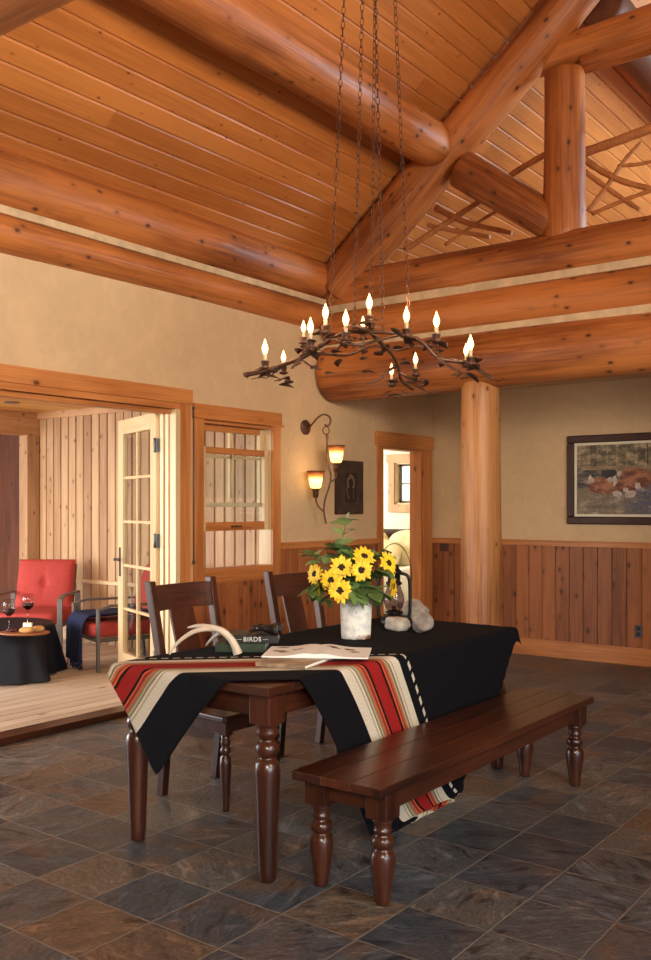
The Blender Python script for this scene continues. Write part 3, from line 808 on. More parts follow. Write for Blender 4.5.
for sx in (-1,1):
    for sy in (-1,1):
        px, py = sx*.143, sy*(by-.108)
        mb = MB(); mb.lathe(BP, 26, Matrix.Translation((px,py,0))); l = mb.build('leg', FURZ, bench)
        mb = MB(); mb.box(px-.047,px+.047,py-.047,py+.047,.320,BZ-.034); mb.build('leg_block', FURZ, l, .004)
for s in (-1,1):
    mb = MB(); mb.box(s*.15-.011,s*.15+.011,-by+.156,by-.156,.342,BZ-.034); mb.build('apron', FURY, bench, .002)
    mb = MB(); mb.box(-.096,.096,s*(by-.105)-.011,s*(by-.105)+.011,.342,BZ-.034); mb.build('apron', FURX, bench, .002)

# ------------------------------------------------------------------ dining chairs (face +X)
def chair(loc, rz, label):
    r = empty('dining_chair', loc, rz, label, 'chair', 'dining chairs on the far side of the table')
    mb = MB(); mb.prism([(-.22,-.20),(-.22,.20),(.22,.235),(.235,.22),(.235,-.22),(.22,-.235)], .435, .465); mb.build('seat', CHRY, r, .008, 3)
    mb = MB(); mb.box(-.19,.19,-.195,-.175,.375,.435); mb.box(-.19,.19,.175,.195,.375,.435); mb.box(.18,.2,-.18,.18,.375,.435); mb.box(-.2,-.18,-.18,.18,.375,.435); mb.build('seat_frame', CHRZ, r, .002)
    for s in (-1,1):
        mb = MB(); mb.lathe([(.015,0),(.017,.01),(.026,.16),(.029,.22),(.026,.26),(.018,.268),(.018,.275),(.026,.285),(.026,.30),(.018,.31),(.024,.325),(.024,.34),(.020,.35),(.026,.372)], 20, Matrix.Translation((.195,s*.185,0)))
        mb.box(.195-.025,.195+.025,s*.185-.025,s*.185+.025,.37,.435); mb.build('leg', CHRZ, r)
    for s in (-1,1):
        pts = [(-.235,0),(-.20,.30),(-.195,.46),(-.225,.70),(-.30,1.09)]
        mb = MB(); vs = []
        for x, z in pts:
            w = .021; dd = .022
            for a, b in ((-dd,-w),(dd,-w),(dd,w),(-dd,w)): vs.append((x+a, s*(.195+.025*z)+b, z))
        fs = [(i*4+k,i*4+(k+1)%4,(i+1)*4+(k+1)%4,(i+1)*4+k) for i in range(len(pts)-1) for k in range(4)]+[(0,1,2,3),(16,17,18,19)]
        mb.add(vs, fs); mb.build('back_post', CHRZ, r, .004)
    def curved(z0, z1, yh, bow, th, name, mat):
        mb = MB(); n = 12; vs = []
        for i in range(n+1):
            y = -yh+2*yh*i/n; b = bow*(1-(y/yh)**2)
            for z in (z0,z1):
                x = -.225-(z-.70)*.192 - b
                vs += [(x-th/2,y,z),(x+th/2,y,z)]
        fs = [f for i in range(n) for f in ((i*4,i*4+1,i*4+5,i*4+4),(i*4+2,i*4+3,i*4+7,i*4+6),(i*4,i*4+2,i*4+6,i*4+4),(i*4+1,i*4+3,i*4+7,i*4+5))]+[(0,1,3,2),(n*4,n*4+1,n*4+3,n*4+2)]
        mb.add(vs, fs); return mb.build(name, mat, r, .003)
    curved(.935, 1.065, .205, .035, .022, 'crest_rail', CHRY)
    curved(.50, .55, .19, .0, .02, 'lower_rail', CHRY)
    mb = MB(); vs = []
    for z, o in ((.52,-.0),(.72,.012),(.95,.033)):
        x = -.225-(z-.70)*.192-o
        for a, b in ((-.007,-.085),(.007,-.085),(.007,.085),(-.007,.085)): vs.append((x+a,b,z))
    mb.add(vs, [(i*4+k,i*4+(k+1)%4,(i+1)*4+(k+1)%4,(i+1)*4+k) for i in range(2) for k in range(4)]+[(0,1,2,3),(8,9,10,11)]); mb.build('splat', CHRZ, r, .002)
    return r
c1 = chair((-3.30,3.50,0), 0, 'dark wooden dining chair at the table end nearer the french door')
c2 = copy_tree(c1); c2.location = (-3.30,4.43,0); c2['label'] = 'dark wooden dining chair in front of the window, behind the sunflowers'

# ------------------------------------------------------------------ things on the table
# antler
a0 = on_z(237,656.5,TOP)
def A(px,py,dd=0): 
    return at(px,py,4.27+dd)
an = empty('antler', (a0.x,a0.y,TOP), label='pale deer antler arching on the near end of the table', cat='antler')
def atube(name, pts, rs):
    P = spline([p-an.location for p in pts], 5); n = len(P)
    R_ = [np.interp(i/(n-1), np.linspace(0,1,len(rs)), rs) for i in range(n)]
    MB().tube(P, [float(q) for q in R_], 10).build(name, ANTLER, an)
atube('main_beam', [A(238,654),A(235,646),A(230,638),A(222,631),A(211,627.5),A(199,626,.03),(A(188,627.5,.08))], [.022,.018,.017,.016,.014,.011,.004])
atube('tine', [A(217,629),A(204,629,.0),A(193,632,.0),A(182,639,-.0),A(174,647,.0),A(169.5,654.5,.0)], [.013,.012,.011,.009,.007,.003])
atube('tine', [A(222,632,.02),A(217,635,.08),A(211,640,.16),A(206.5,645,.22)], [.012,.010,.008,.004])

RZ = math.radians(37)
def book(name, c, w, dpt, th, rz, cov, label, group=None, cat='book'):
    r = empty(name, c, rz, label, cat, group)
    mb = MB(); mb.box(-w/2,w/2,-dpt/2,dpt/2,0,.003); mb.box(-w/2,w/2,-dpt/2,dpt/2,th-.003,th); mb.box(-w/2,w/2,-dpt/2,-dpt/2+.003,.003,th-.003); mb.build('cover', cov, r, .0008)
    mb = MB(); mb.box(-w/2+.006,w/2-.006,-dpt/2+.003,dpt/2-.006,.003,th-.003); mb.build('page_block', PAPER, r)
    return r
def fromrd(r, d, z): return Vector((r*CS-d*SN, r*SN+d*CS, z))
def rd(px, d): return (px-CX)/F*d
dB = F*(H-TOP)/(652.5-CY)
b1 = book('book', fromrd(rd(241,dB), dB+.115, TOP), .235, .22, .040, RZ-.04, GREENB, 'thick dark green book at the bottom of the stack beside the antler', 'books stacked beside the antler')
b2 = book('book', fromrd(rd(252,dB), dB+.115, TOP+.0405), .245, .20, .036, RZ, BLACKB, 'black book lettered BIRDS lying on the green book', 'books stacked beside the antler')
cu = bpy.data.curves.new('t','FONT'); cu.body = 'BIRDS'; cu.size = .030; cu.align_x = 'CENTER'; cu.align_y = 'CENTER'; cu.extrude = .0004; cu.space_character = 1.1
to = bpy.data.objects.new('t', cu); C.objects.link(to)
dg = bpy.context.evaluated_depsgraph_get(); me = bpy.data.meshes.new_from_object(to.evaluated_get(dg)); bpy.data.objects.remove(to)
lt = bpy.data.objects.new('title_lettering', me); C.objects.link(lt); me.materials.clear(); me.materials.append(LETTER)
lt.parent = b2; lt.location = (0,-.1008,.018); lt.rotation_euler = (PI/2,0,0); lt['label'] = 'white BIRDS lettering on the spine'
for q_ in (-.0625,.0625):
    mb = MB(); mb.box(q_-.0125,q_+.0125,-.1012,-.1,.0175,.0185); mb.build('title_rule', LETTER, b2)

# binoculars lying on the books
bi = empty('binoculars', fromrd(rd(266,dB), dB+.10, TOP+.077), RZ-.35, 'small black binoculars with a strap lying on the black book', 'binoculars')
for s in (-1,1):
    MX = Matrix.Translation((-.06,s*.030,.024)) @ Matrix.Rotation(PI/2,4,'Y')
    mb = MB(); mb.lathe([(.013,0),(.016,.003),(.016,.022),(.012,.026),(.013,.05),(.020,.075),(.023,.09),(.023,.118),(.021,.122)], 18, MX); t_ = mb.build('barrel', BLACKP, bi)
    mb = MB(); mb.lathe([(.020,.1222),(.018,.123),(.001,.125)], 18, MX); mb.build('lens', GLASSD, t_)
mb = MB(); mb.cbox((-.01,0,.026),(.05,.04,.016)); mb.tube([(-.035,0,.026),(.02,0,.026)],.008); mb.build('bridge', BLACKP, bi, .002)
mb = MB(); mb.tube(spline([(-.05,.045,.02),(-.09,.06,.004),(-.10,.0,.004),(-.07,-.055,.006),(-.03,-.05,.016)]), .003, 6); mb.build('strap', BLACKP, bi)

# magazines
def quadbook(corners, z, th, name, label, cat, group, cov, page, inner=None):
    """flat book from four photo corners that lie at height z (left, back, right, front)"""
    P = [on_z(px,py,z+th) for px,py in corners]
    c = sum(P, Vector())/4; u = ((P[2]-P[1])+(P[3]-P[0])); v = ((P[1]-P[0])+(P[2]-P[3]))
    w = u.length/2; l = v.length/2
    return c, w, l, math.atan2(u.y,u.x)
c_, w_, l_, a_ = quadbook([(246,659),(300,645),(341,662),(295,670)], TOP, .018, '', '', '', '', None, None)
mg = book('magazine', (c_.x,c_.y,TOP), .235, .30, .018, RZ-.42, COVER, 'closed magazine with a brownish picture cover beneath the open one', 'magazines on the table', 'magazine')
om = empty('magazine', on_z(318,650.5,TOP+.03), RZ-.10, 'open magazine with white pages and bird pictures in front of the vase', 'magazine', 'magazines on the table')
om.location.z = TOP+.0185
for s in (-1,1):
    mb = MB(); n = 10; vs = []
    for i in range(n+1):
        x = s*.235*i/n; zz = .014*math.exp(-(i/n-.15)**2*12)+.002
        for y in (-.145,.145):
            vs += [(x,y,0.0),(x,y,zz+.004)]
    fs = [f for i in range(n) for f in ((i*4,i*4+2,i*4+6,i*4+4),(i*4+1,i*4+3,i*4+7,i*4+5),(i*4,i*4+1,i*4+5,i*4+4),(i*4+2,i*4+3,i*4+7,i*4+6))]+[(0,1,3,2),(n*4,n*4+1,n*4+3,n*4+2)]
    mb.add(vs, fs); pg = mb.build('page', PAPER, om)
    rr = random.Random(4+s)
    for k in range(5):
        mb = MB()
        cx = s*rr.uniform(.06,.19); cy = rr.uniform(-.1,.1); 
        def zz(x): return .014*math.exp(-(abs(x)/.235-.15)**2*12)+.0068
        pts = []
        for q in range(12):
            an_ = 2*PI*q/12; x = cx+math.cos(an_)*rr.uniform(.018,.034); y = cy+math.sin(an_)*rr.uniform(.010,.018); pts.append((x,y,zz(x)+.0006))
        mb.add(pts, [tuple(range(12))])
        mb.build('printed_picture', PHOTO, pg, fix=False)

# vase
dv = 4.81; vc = at(356,600,dv); 
vase = empty('vase', (vc.x,vc.y,TOP), RZ, 'tall white distressed metal vase holding the sunflowers', 'vase')
mb = MB(); mb.lathe([(.066,0),(.074,.002),(.076,.01),(.080,.11),(.0845,.222),(.0865,.230),(.0865,.236),(.081,.237),(.078,.225),(.070,.02),(.001,.015)], 40, sx=1, sy=.72)
mb.build('vase_body', VASE, vase)
# sunflowers
VB = Vector((vc.x,vc.y,TOP+.185))
def rotto(d): return Vector(d).normalized().to_track_quat('Z','Y').to_matrix().to_4x4()
VIEW = Vector((SN,-CS,0))       # from the table towards the room
RT = Vector((CS,SN,0))
def sunflower(px, py, dd, facing, R, label, openk=1.0):
    p = at(px,py,dv+dd); d = Vector(facing).normalized()
    r = empty('sunflower', (VB.x,VB.y,TOP+.03), 0, label, 'flower', 'sunflowers in the white vase')
    o = r.location; M = Matrix.Translation(p-o) @ rotto(d)
    mid = VB-o+(p-o-(VB-o))*.5+Vector((0,0,.03))
    mb = MB(); mb.tube(spline([(0,0,0),VB-o,mid,p-o-d*.015],5), .0035, 6); mb.build('stem', STEM, r)
    mb = MB(); rn = random.Random(px)
    for ring, (np_, rad, lift) in enumerate(((15,1.0,.0),(13,.82,.006))):
        for i in range(np_):
            a = 2*PI*(i+.5*ring)/np_+rn.uniform(-.1,.1); L = R*rad*rn.uniform(.86,1.12); w = R*.17
            ca, sa = math.cos(a), math.sin(a); cup = rn.uniform(.05,.35)*openk
            row = []
            for t_, ww in ((.25,.5),(.5,1.0),(.8,.8),(1.0,.05)):
                zc = lift+L*cup*math.sin(t_*1.4)*.6
                for sgn in (-1,0,1):
                    row.append(M @ Vector((ca*L*t_-sa*w*ww*sgn, sa*L*t_+ca*w*ww*sgn, zc+(.003 if sgn==0 else 0))))
            mb.add(row, [(k*3+j,k*3+j+1,k*3+j+4,k*3+j+3) for k in range(3) for j in range(2)], 0, .5, True)
    mb.build('petals', PETAL, r, fix=False)
    mb = MB(); mb.lathe([(R*.34,-.004),(R*.36,.004),(R*.30,.011),(R*.15,.013),(.0005,.010)], 18, M); mb.build('flower_disk', SEED, r)
    mb = MB(); mb.lathe([(.004,-.014),(R*.3,-.010),(R*.42,-.001)], 12, M); mb.build('sepals', STEM, r)
def fac(a, b, c): return RT*a+VIEW*b+Vector((0,0,c))
sunflower(341.5,567.5,-.10,fac(-.1,1,.25),.066,'sunflower with a large dark centre, upper left of the bunch')
sunflower(331.5,580,-.10,fac(-.45,1,.0),.060,'sunflower half hidden behind its neighbours at the lower left')
sunflower(340,590.5,-.16,fac(-.05,1,-.05),.068,'lowest sunflower, hanging over the vase rim')
sunflower(364,557,-.06,fac(.15,.7,.6),.060,'topmost sunflower of the bunch')
sunflower(361.5,570,-.13,fac(0,1,.1),.060,'sunflower just beneath the topmost one')
sunflower(387.5,563.5,-.02,fac(.65,.8,.3),.062,'sunflower turned right at the upper right edge of the bunch')
sunflower(392,586,-.02,fac(1,.35,.0),.060,'sunflower seen edge-on at the right edge, beside the lantern')
sunflower(315.5,574,-.02,fac(-.8,.8,.2),.054,'sunflower at the far left edge of the bunch')
sunflower(318,588,-.02,fac(-.9,.4,-.2),.044,'small drooping sunflower at the lower left edge')
# leafy stems
def leaf_into(mb, p, d, L, W, rn, m=0):
    d = d.normalized(); s = d.cross(Vector((rn.uniform(-.4,.4),rn.uniform(-.4,.4),1))).normalized(); up = s.cross(d).normalized()
    vs = []
    for t_, w in ((0,.06),(.2,.7),(.45,1),(.75,.6),(1,.02)):
        dr = -L*.28*t_*t_
        for g_ in (-1,0,1): vs.append(p+d*L*t_+s*W*w*g_+up*(.12*W*abs(g_)*w)+Vector((0,0,dr)))
    mb.add(vs, [(k*3+j,k*3+j+1,k*3+j+4,k*3+j+3) for k in range(4) for j in range(2)], m, rn.random(), True)
def leafy(pts, nl, L, label, mat=LEAF, seed=0, name='leafy_stem'):
    r = empty(name, (VB.x,VB.y,TOP+.03), 0, label, 'foliage', 'leafy stems in the white vase'); o = r.location; rn = random.Random(seed)
    P = spline([Vector((0,0,0)),VB-o]+[p-o for p in pts], 6)
    mb = MB(); mb.tube(P, [.0035*(1-.6*i/len(P)) for i in range(len(P))], 6); mb.build('stem', STEM, r)
    mb = MB(); n = len(P)
    nl = int(nl*1.7)
    for i in range(nl):
        t_ = .36+.64*(i+.5)/nl; k = min(n-2,int(t_*(n-1))); p = P[k]; dr = (P[k+1]-P[k]).normalized()
        a = i*2.4+rn.uniform(-.5,.5); side = (RT*math.cos(a)+VIEW*math.sin(a)*.8+Vector((0,0,.25*math.sin(a*1.7))))
        ll = L*1.45*rn.uniform(.7,1.15)*(1-.35*t_*.6)
        leaf_into(mb, p, side+dr*.6, ll, ll*.40, rn)
    leaf_into(mb, P[-1], P[-1]-P[-3], L*.6, L*.2, rn)
    mb.build('leaves', mat, r, fix=False)
leafy([at(345,575,dv),at(342,545,dv),at(347,519,dv)], 13, .085, 'tall pale leafy sprig rising above the sunflowers', LEAF2, 1)
leafy([at(335,575,dv),at(320,560,dv+.02),at(308,553,dv+.02)], 10, .075, 'pale leafy sprig reaching out to the left', LEAF2, 2)
leafy([at(350,580,dv),at(343,562,dv+.03),at(337,548,dv+.05)], 12, .095, 'dense green leafy stem rising behind the upper left sunflower', LEAF, 3)
leafy([at(345,583,dv-.05),at(325,582,dv-.03),at(312,592,dv-.04)], 12, .085, 'green leafy stem low on the left side', LEAF, 4)
leafy([at(362,585,dv-.05),at(372,575,dv-.06),at(382,572,dv-.08)], 14, .085, 'green leafy stem towards the lantern side', LEAF, 5)
leafy([at(360,590,dv-.08),at(372,590,dv-.12),at(384,596,dv-.12)], 13, .08, 'green leafy stem low on the right side', LEAF, 6)
leafy([at(355,575,dv+.05),at(370,560,dv+.08),at(384,553,dv+.08)], 12, .08, 'green leafy stem at the back right', LEAF, 7)
leafy([at(354,590,dv-.12),at(356,594,dv-.15),at(360,601,dv-.17)], 9, .065, 'short green stem spilling over the front rim of the vase', LEAF, 8)
leafy([at(350,580,dv-.05),at(352,570,dv-.05),at(352,556,dv-.02)], 14, .09, 'green leafy stem in the middle of the bunch', LEAF, 9)
leafy([at(345,590,dv-.08),at(330,596,dv-.06),at(325,600,dv-.08)], 8, .06, 'green leafy stem drooping at the lower left rim', LEAF, 10)

# lantern
dl = 5.36; lc = at(394,600,dl)
lan = empty('lantern', (lc.x,lc.y,TOP), RZ, 'dark iron hurricane lantern with a glass globe behind the rocks', 'lantern')
mb = MB(); mb.lathe([(.070,0),(.078,.006),(.080,.02),(.072,.045),(.045,.058),(.036,.064),(.050,.07),(.052,.078),(.03,.084)], 32); mb.build('fuel_tank', IRON, lan)
mb = MB(); mb.lathe([(.034,.082),(.052,.105),(.060,.14),(.056,.175),(.042,.21),(.036,.232)], 32); mb.build('glass_globe', GLOBE, lan)
mb = MB(); mb.lathe([(.040,.230),(.046,.236),(.046,.246),(.036,.252),(.036,.29),(.050,.296),(.046,.308),(.030,.325),(.026,.345),(.012,.352),(.001,.352)], 28); mb.build('chimney_cap', IRON, lan)
mb = MB()
for s in (-1,1): mb.tube(spline([(s*.062,0,.03),(s*.088,0,.06),(s*.092,0,.12),(s*.090,0,.24),(s*.075,0,.285),(s*.04,0,.298)]), .010, 10)
mb.build('side_tube', IRON, lan)
mb = MB(); mb.tube([(-.092,.0,.22)]+[(-.102*math.cos(PI*i/16),-.03*math.sin(PI*i/16),.27+.20*math.sin(PI*i/16)) for i in range(17)]+[(.092,0,.22)], .0025, 6); mb.build('bail_handle', IRON, lan)
mb = MB(); mb.tube([(0,0,.08),(0,0,.11)],.012); mb.build('burner', BRONZE, lan)
# rocks
def rock(px, pb, w, hgt, dep, rz, label, mat, seed, tilt=0):
    d = F*(H-TOP)/(pb-CY)+dep/2; c = at(px, pb, d)
    M = Matrix.Rotation(tilt,4,'Y')
    mb = MB(); mb.blob((0,0,hgt/2), (w/2,dep/2,hgt/2), .35, 1.3, 24, 16, M, sq=1.0, seed=seed)
    zmin = min(v[2] for v in mb.v); mb.v = [(a,b,z-zmin-.002) for a,b,z in mb.v]
    o = mb.build('rock', mat); o.location = (c.x,c.y,TOP); o.rotation_euler = (0,0,RZ+rz); tag(o, label, 'rock', 'rocks on the table')
rock(397,632,.140,.080,.10,0,'low white rock nearest the vase', ROCK2, 2, .1)
rock(422.5,634,.112,.118,.09,.2,'rounded upright rock on the right of the three', ROCK, 5)
rock(414,621,.18,.115,.09,-.2,'long grey rock behind the other two', ROCK, 8, .15)

# ------------------------------------------------------------------ chandelier
ch = empty('chandelier', at(368,335,4.65), label='wrought bronze branch chandelier with lit candle bulbs hanging over the table', cat='chandelier')
CO = ch.location.copy()
def cpt(px,py,d): return at(px,py,d)-CO
def cbranch(pts, r0, r1, name='branch'):
    P = spline([cpt(*p) for p in pts], 5); n = len(P)
    rn = random.Random(len(P)+int(pts[0][0])); R_ = [(r0+(r1-r0)*i/(n-1))*rn.uniform(.82,1.2) for i in range(n)]
    MB().tube(P, R_, 8).build(name, BRONZE, ch)
cbranch([(244,375,4.85),(265,371,4.82),(285,364,4.8),(301,358,4.75),(319,347,4.7),(331,339,4.65),(347,332,4.62),(363,332,4.62),(381,332,4.6),(404,335,4.6),(422,342,4.58),(437,357,4.58),(454,361,4.6),(471,365,4.62),(484,373,4.6),(493,379,4.58)], .012, .009)
cbranch([(292,368,4.6),(305,355,4.65),(323,354,4.7),(347,355,4.8),(363,349,4.85),(378,346,4.9),(398,350,4.95),(414,346,4.9),(430,348,4.8),(437,357,4.6)], .008, .007)
cbranch([(352,326,4.5),(368,331,4.6),(381,343,4.75),(393,356,4.9),(399,371,5.0),(401,380,5.05),(413,390,5.1)], .012, .008)
cbranch([(399,372,5.0),(414,380,5.02),(424,381,5.05)], .009, .007)
cbranch([(366,383,5.0),(378,380,5.0),(388,371,5.0),(397,366,4.98)], .006, .008)
cbranch([(319,347,4.7),(312,350,4.55),(304,347,4.45)], .008, .006)
cbranch([(285,364,4.8),(276,371,4.9),(268,377,4.95)], .007, .005)
cbranch([(331,339,4.65),(343,341,4.5),(356,345,4.45),(376,341,4.5),(399,335,4.6)], .008, .007)
cbranch([(437,357,4.58),(449,366,4.5),(461,372,4.48),(467,376,4.47)], .008, .005)
cbranch([(347,332,4.62),(340,346,4.75),(332,354,4.8)], .008, .006)
cbranch([(300,358,4.75),(309,365,4.7),(321,370,4.68)], .006, .004)
def candle(px, py, d, s=1.0):      # py = tip of the flame bulb
    tip = cpt(px,py,d); L = .098*s
    M = Matrix.Translation(tip-Vector((0,0,L)))
    mb = MB(); mb.lathe([(.010*s,-.066*s),(.030*s,-.056*s),(.033*s,-.050*s),(.014*s,-.046*s),(.019*s,-.04*s),(.021*s,-.022*s),(.025*s,-.018*s),(.012*s,-.014*s)], 14, M); c_ = mb.build('candle_cup', BRONZE, ch)
    mb = MB(); mb.lathe([(.0095*s,-.016*s),(.0095*s,.018*s)], 12, M); mb.build('candle_sleeve', SOCK, c_)
    mb = MB(); mb.lathe([(.007*s,.018*s),(.012*s,.03*s),(.0165*s,.045*s),(.015*s,.058*s),(.009*s,.074*s),(.004*s,.088*s),(.0008,.098*s)], 14, M); mb.build('flame_bulb', BULB, c_)
CND = [(265,339,4.83),(283.5,350,4.95),(303.5,320,4.9),(310.5,317,4.62),(325.5,303,4.68),(345.8,309,4.5),(363,316,4.95),(369.3,293,4.62),(391.5,363,5.05),(406.5,306,4.6),(415.5,352,4.95),(436.5,311,4.6),(466,343,4.85),(470.5,334,4.6)]
for c_ in CND: candle(*c_, s=.8 if c_[2]>4.84 else 1.0)
# small links that carry cups on the branches
def hold(px0,py0,d0,px1,py1,d1): cbranch([(px0,py0,d0),((px0+px1)/2+1,(py0+py1)/2+2,(d0+d1)/2),(px1,py1,d1)], .006,.006,'cup_arm')
for a in ((265,366,4.83,265,372,4.82),(283,369,4.95,285,364,4.8),(303,345,4.9,301,357,4.76),(311,348,4.62,312,352,4.66),(325,332,4.68,328,341,4.66),(346,340,4.5,343,341,4.5),(363,337,4.93,363,350,4.86),(369,322,4.62,368,331,4.6),(391,384,5.05,397,378,5.02),(406,336,4.6,404,335,4.6),(415,373,4.95,416,380,5.02),(437,342,4.6,437,357,4.58),(466,362,4.85,468,365,4.62),(470,364,4.6,471,365,4.62)): hold(*a)
# leaves and clamps
mb = MB(); rn = random.Random(5)
LV = [(262,377,4.8),(270,375,4.9),(252,372,4.85),(285,377,4.85),(296,364,4.7),(315,366,4.7),(330,372,4.7),(338,361,4.8),(336,350,4.7),(344,342,4.6),(352,336,4.5),(361,345,4.6),(364,357,4.9),(366,371,4.9),(371,333,4.5),(377,338,4.5),(378,352,4.8),(386,346,4.8),(398,346,4.7),(409,344,4.6),(405,362,4.9),(415,375,5.0),(425,381,5.0),(428,346,4.6),(440,349,4.6),(442,363,4.6),(456,374,4.5),(464,372,4.5),(478,358,4.6),(405,392,5.0),(390,380,5.0),(355,322,4.5),(375,319,4.5),(312,340,4.6),(320,353,4.6),(396,330,4.5)]
for c_ in CND: LV += [(c_[0]-5,c_[1]+29,c_[2]),(c_[0]+5,c_[1]+31,c_[2]-.03),(c_[0]+1,c_[1]+34,c_[2]+.03)]
for px, py, d in LV:
    p = cpt(px,py,d); a = rn.uniform(0,6.28); dv_ = Vector((math.cos(a),math.sin(a),rn.uniform(-.3,.4)))
    leaf_into(mb, p-dv_*.03, dv_, rn.uniform(.06,.095), .024, rn)
o = mb.build('metal_leaves', BRONZE, ch, fix=False); s = o.modifiers.new('t','SOLIDIFY'); s.thickness = .003
# chains up to the ceiling canopy
topc = at(369,-300,4.62)
zc = ceil_z(topc.x)-.03
can = Vector((topc.x,topc.y,zc))
mb = MB(); mb.lathe([(.10,-.0),(.10,-.015),(.06,-.03),(.02,-.04),(.001,-.04)][::-1], 24, Matrix.Translation(can-CO)); mb.box(-.05,.05,-.05,.05,-.01,.08,M=Matrix.Translation(can-CO)); mb.build('ceiling_canopy', BRONZE, ch)
def chain(p0, p1, name='chain'):
    p0, p1 = Vector(p0), Vector(p1); L = (p1-p0).length; n = int(L/.036); d = (p1-p0).normalized(); q = d.to_track_quat('Z','Y')
    mb = MB()
    for i in range(n):
        c = p0+(p1-p0)*(i+.5)/n; R_ = q.to_matrix() @ Matrix.Rotation(PI/2*(i%2)+.4,3,'Z')
        ring = []
        for k in range(10):
            a = 2*PI*k/10; ring.append(c+R_ @ Vector((.0095*math.cos(a),0,.0235*math.sin(a))))
        vs = []
        for k in range(10):
            a = ring[k]; t_ = (ring[(k+1)%10]-ring[k-1]).normalized(); nrm = (a-c).normalized(); bn = t_.cross(nrm).normalized()
            for j in range(4):
                an_ = PI/2*j; vs.append(a+nrm*.0021*math.cos(an_)+bn*.0021*math.sin(an_))
        mb.add(vs, [(k*4+j,k*4+(j+1)%4,((k+1)%10)*4+(j+1)%4,((k+1)%10)*4+j) for k in range(10) for j in range(4)], 0, .5, True)
    mb.build(name, CHAINM, ch, fix=False)
def offc(a): return can-CO+Vector((math.cos(a)*.055,math.sin(a)*.055,-.03))
chain(cpt(329,340,4.68), offc(3.3)); chain(cpt(354,330,4.6), offc(2.0)); chain(cpt(383,333,4.55), offc(5.2)); chain(cpt(410,337,4.62), offc(.3)); chain(cpt(371,331,4.75), offc(1.0))

# ------------------------------------------------------------------ sconce
def S_(px,py,d=8.12): return at(px,py,d)
so = S_(304,427.5,8.21); so.x = XW
sc = empty('wall_sconce', so, label='bronze vine wall sconce with two glowing amber glass shades', cat='wall lamp'); SO = so.copy()
def sp_(px,py,d=8.12): return S_(px,py,d)-SO
mb = MB(); mb.lathe([(.066,0),(.066,.012),(.05,.022),(.02,.03),(.001,.03)], 28, Matrix.Rotation(PI/2,4,'Y')); mb.build('wall_plate', BRONZE, sc)
mb = MB()
mb.tube(spline([(.02,0,0),sp_(310,426.5,8.16),sp_(314,422,8.14),sp_(318,417.5),sp_(324,414.5),sp_(329.5,417),sp_(330.5,422),sp_(328,426),sp_(324.5,424.5)]), .008, 8)
mb.build('scroll_arm', BRONZE, sc)
mb = MB(); c0 = sp_(326,430.5)
mb.tube([c0+RT*math.cos(2*PI*i/16)*.028+Vector((0,0,.034*math.sin(2*PI*i/16))) for i in range(17)], .005, 6); mb.build('hanging_ring', BRONZE, sc)
mb = MB(); mb.tube(spline([sp_(327,434),sp_(327.3,440),sp_(327,454),sp_(329,468),sp_(331,476),sp_(329,487),sp_(325,500),sp_(324,512),sp_(326.3,524)]), [.012]*6+[.0075]*42+[.006], 8); mb.build('stem', BRONZE, sc)
mb = MB(); mb.tube(spline([sp_(331,482),sp_(335.5,478),sp_(336.7,472)]), .007, 8); mb.tube(spline([sp_(324,512),sp_(319,507),sp_(316,501),sp_(315.8,496)]), .007, 8); mb.build('branch_arm', BRONZE, sc)
for px, zt_, in ((336.3,463),(315.6,488.5)):
    b = sp_(px,zt_)
    mb = MB(); mb.lathe([(.008,-.085),(.024,-.075),(.026,-.03),(.030,-.012),(.040,.0)], 18, Matrix.Translation(b)); c_ = mb.build('lamp_cup', BRONZE, sc)
    mb = MB(); mb.lathe([(.030,0),(.046,.01),(.054,.04),(.060,.085),(.066,.125),(.076,.15)], 28)
    o = mb.build('lamp_shade', SHADE, sc); o.location = b; s = o.modifiers.new('t','SOLIDIFY'); s.thickness = .003
    mb = MB(); mb.tube([b+RT*0+Vector((.076*math.cos(2*PI*i/24),.076*math.sin(2*PI*i/24),.15)) for i in range(25)], .004, 6); mb.build('shade_rim', BRONZE, sc)

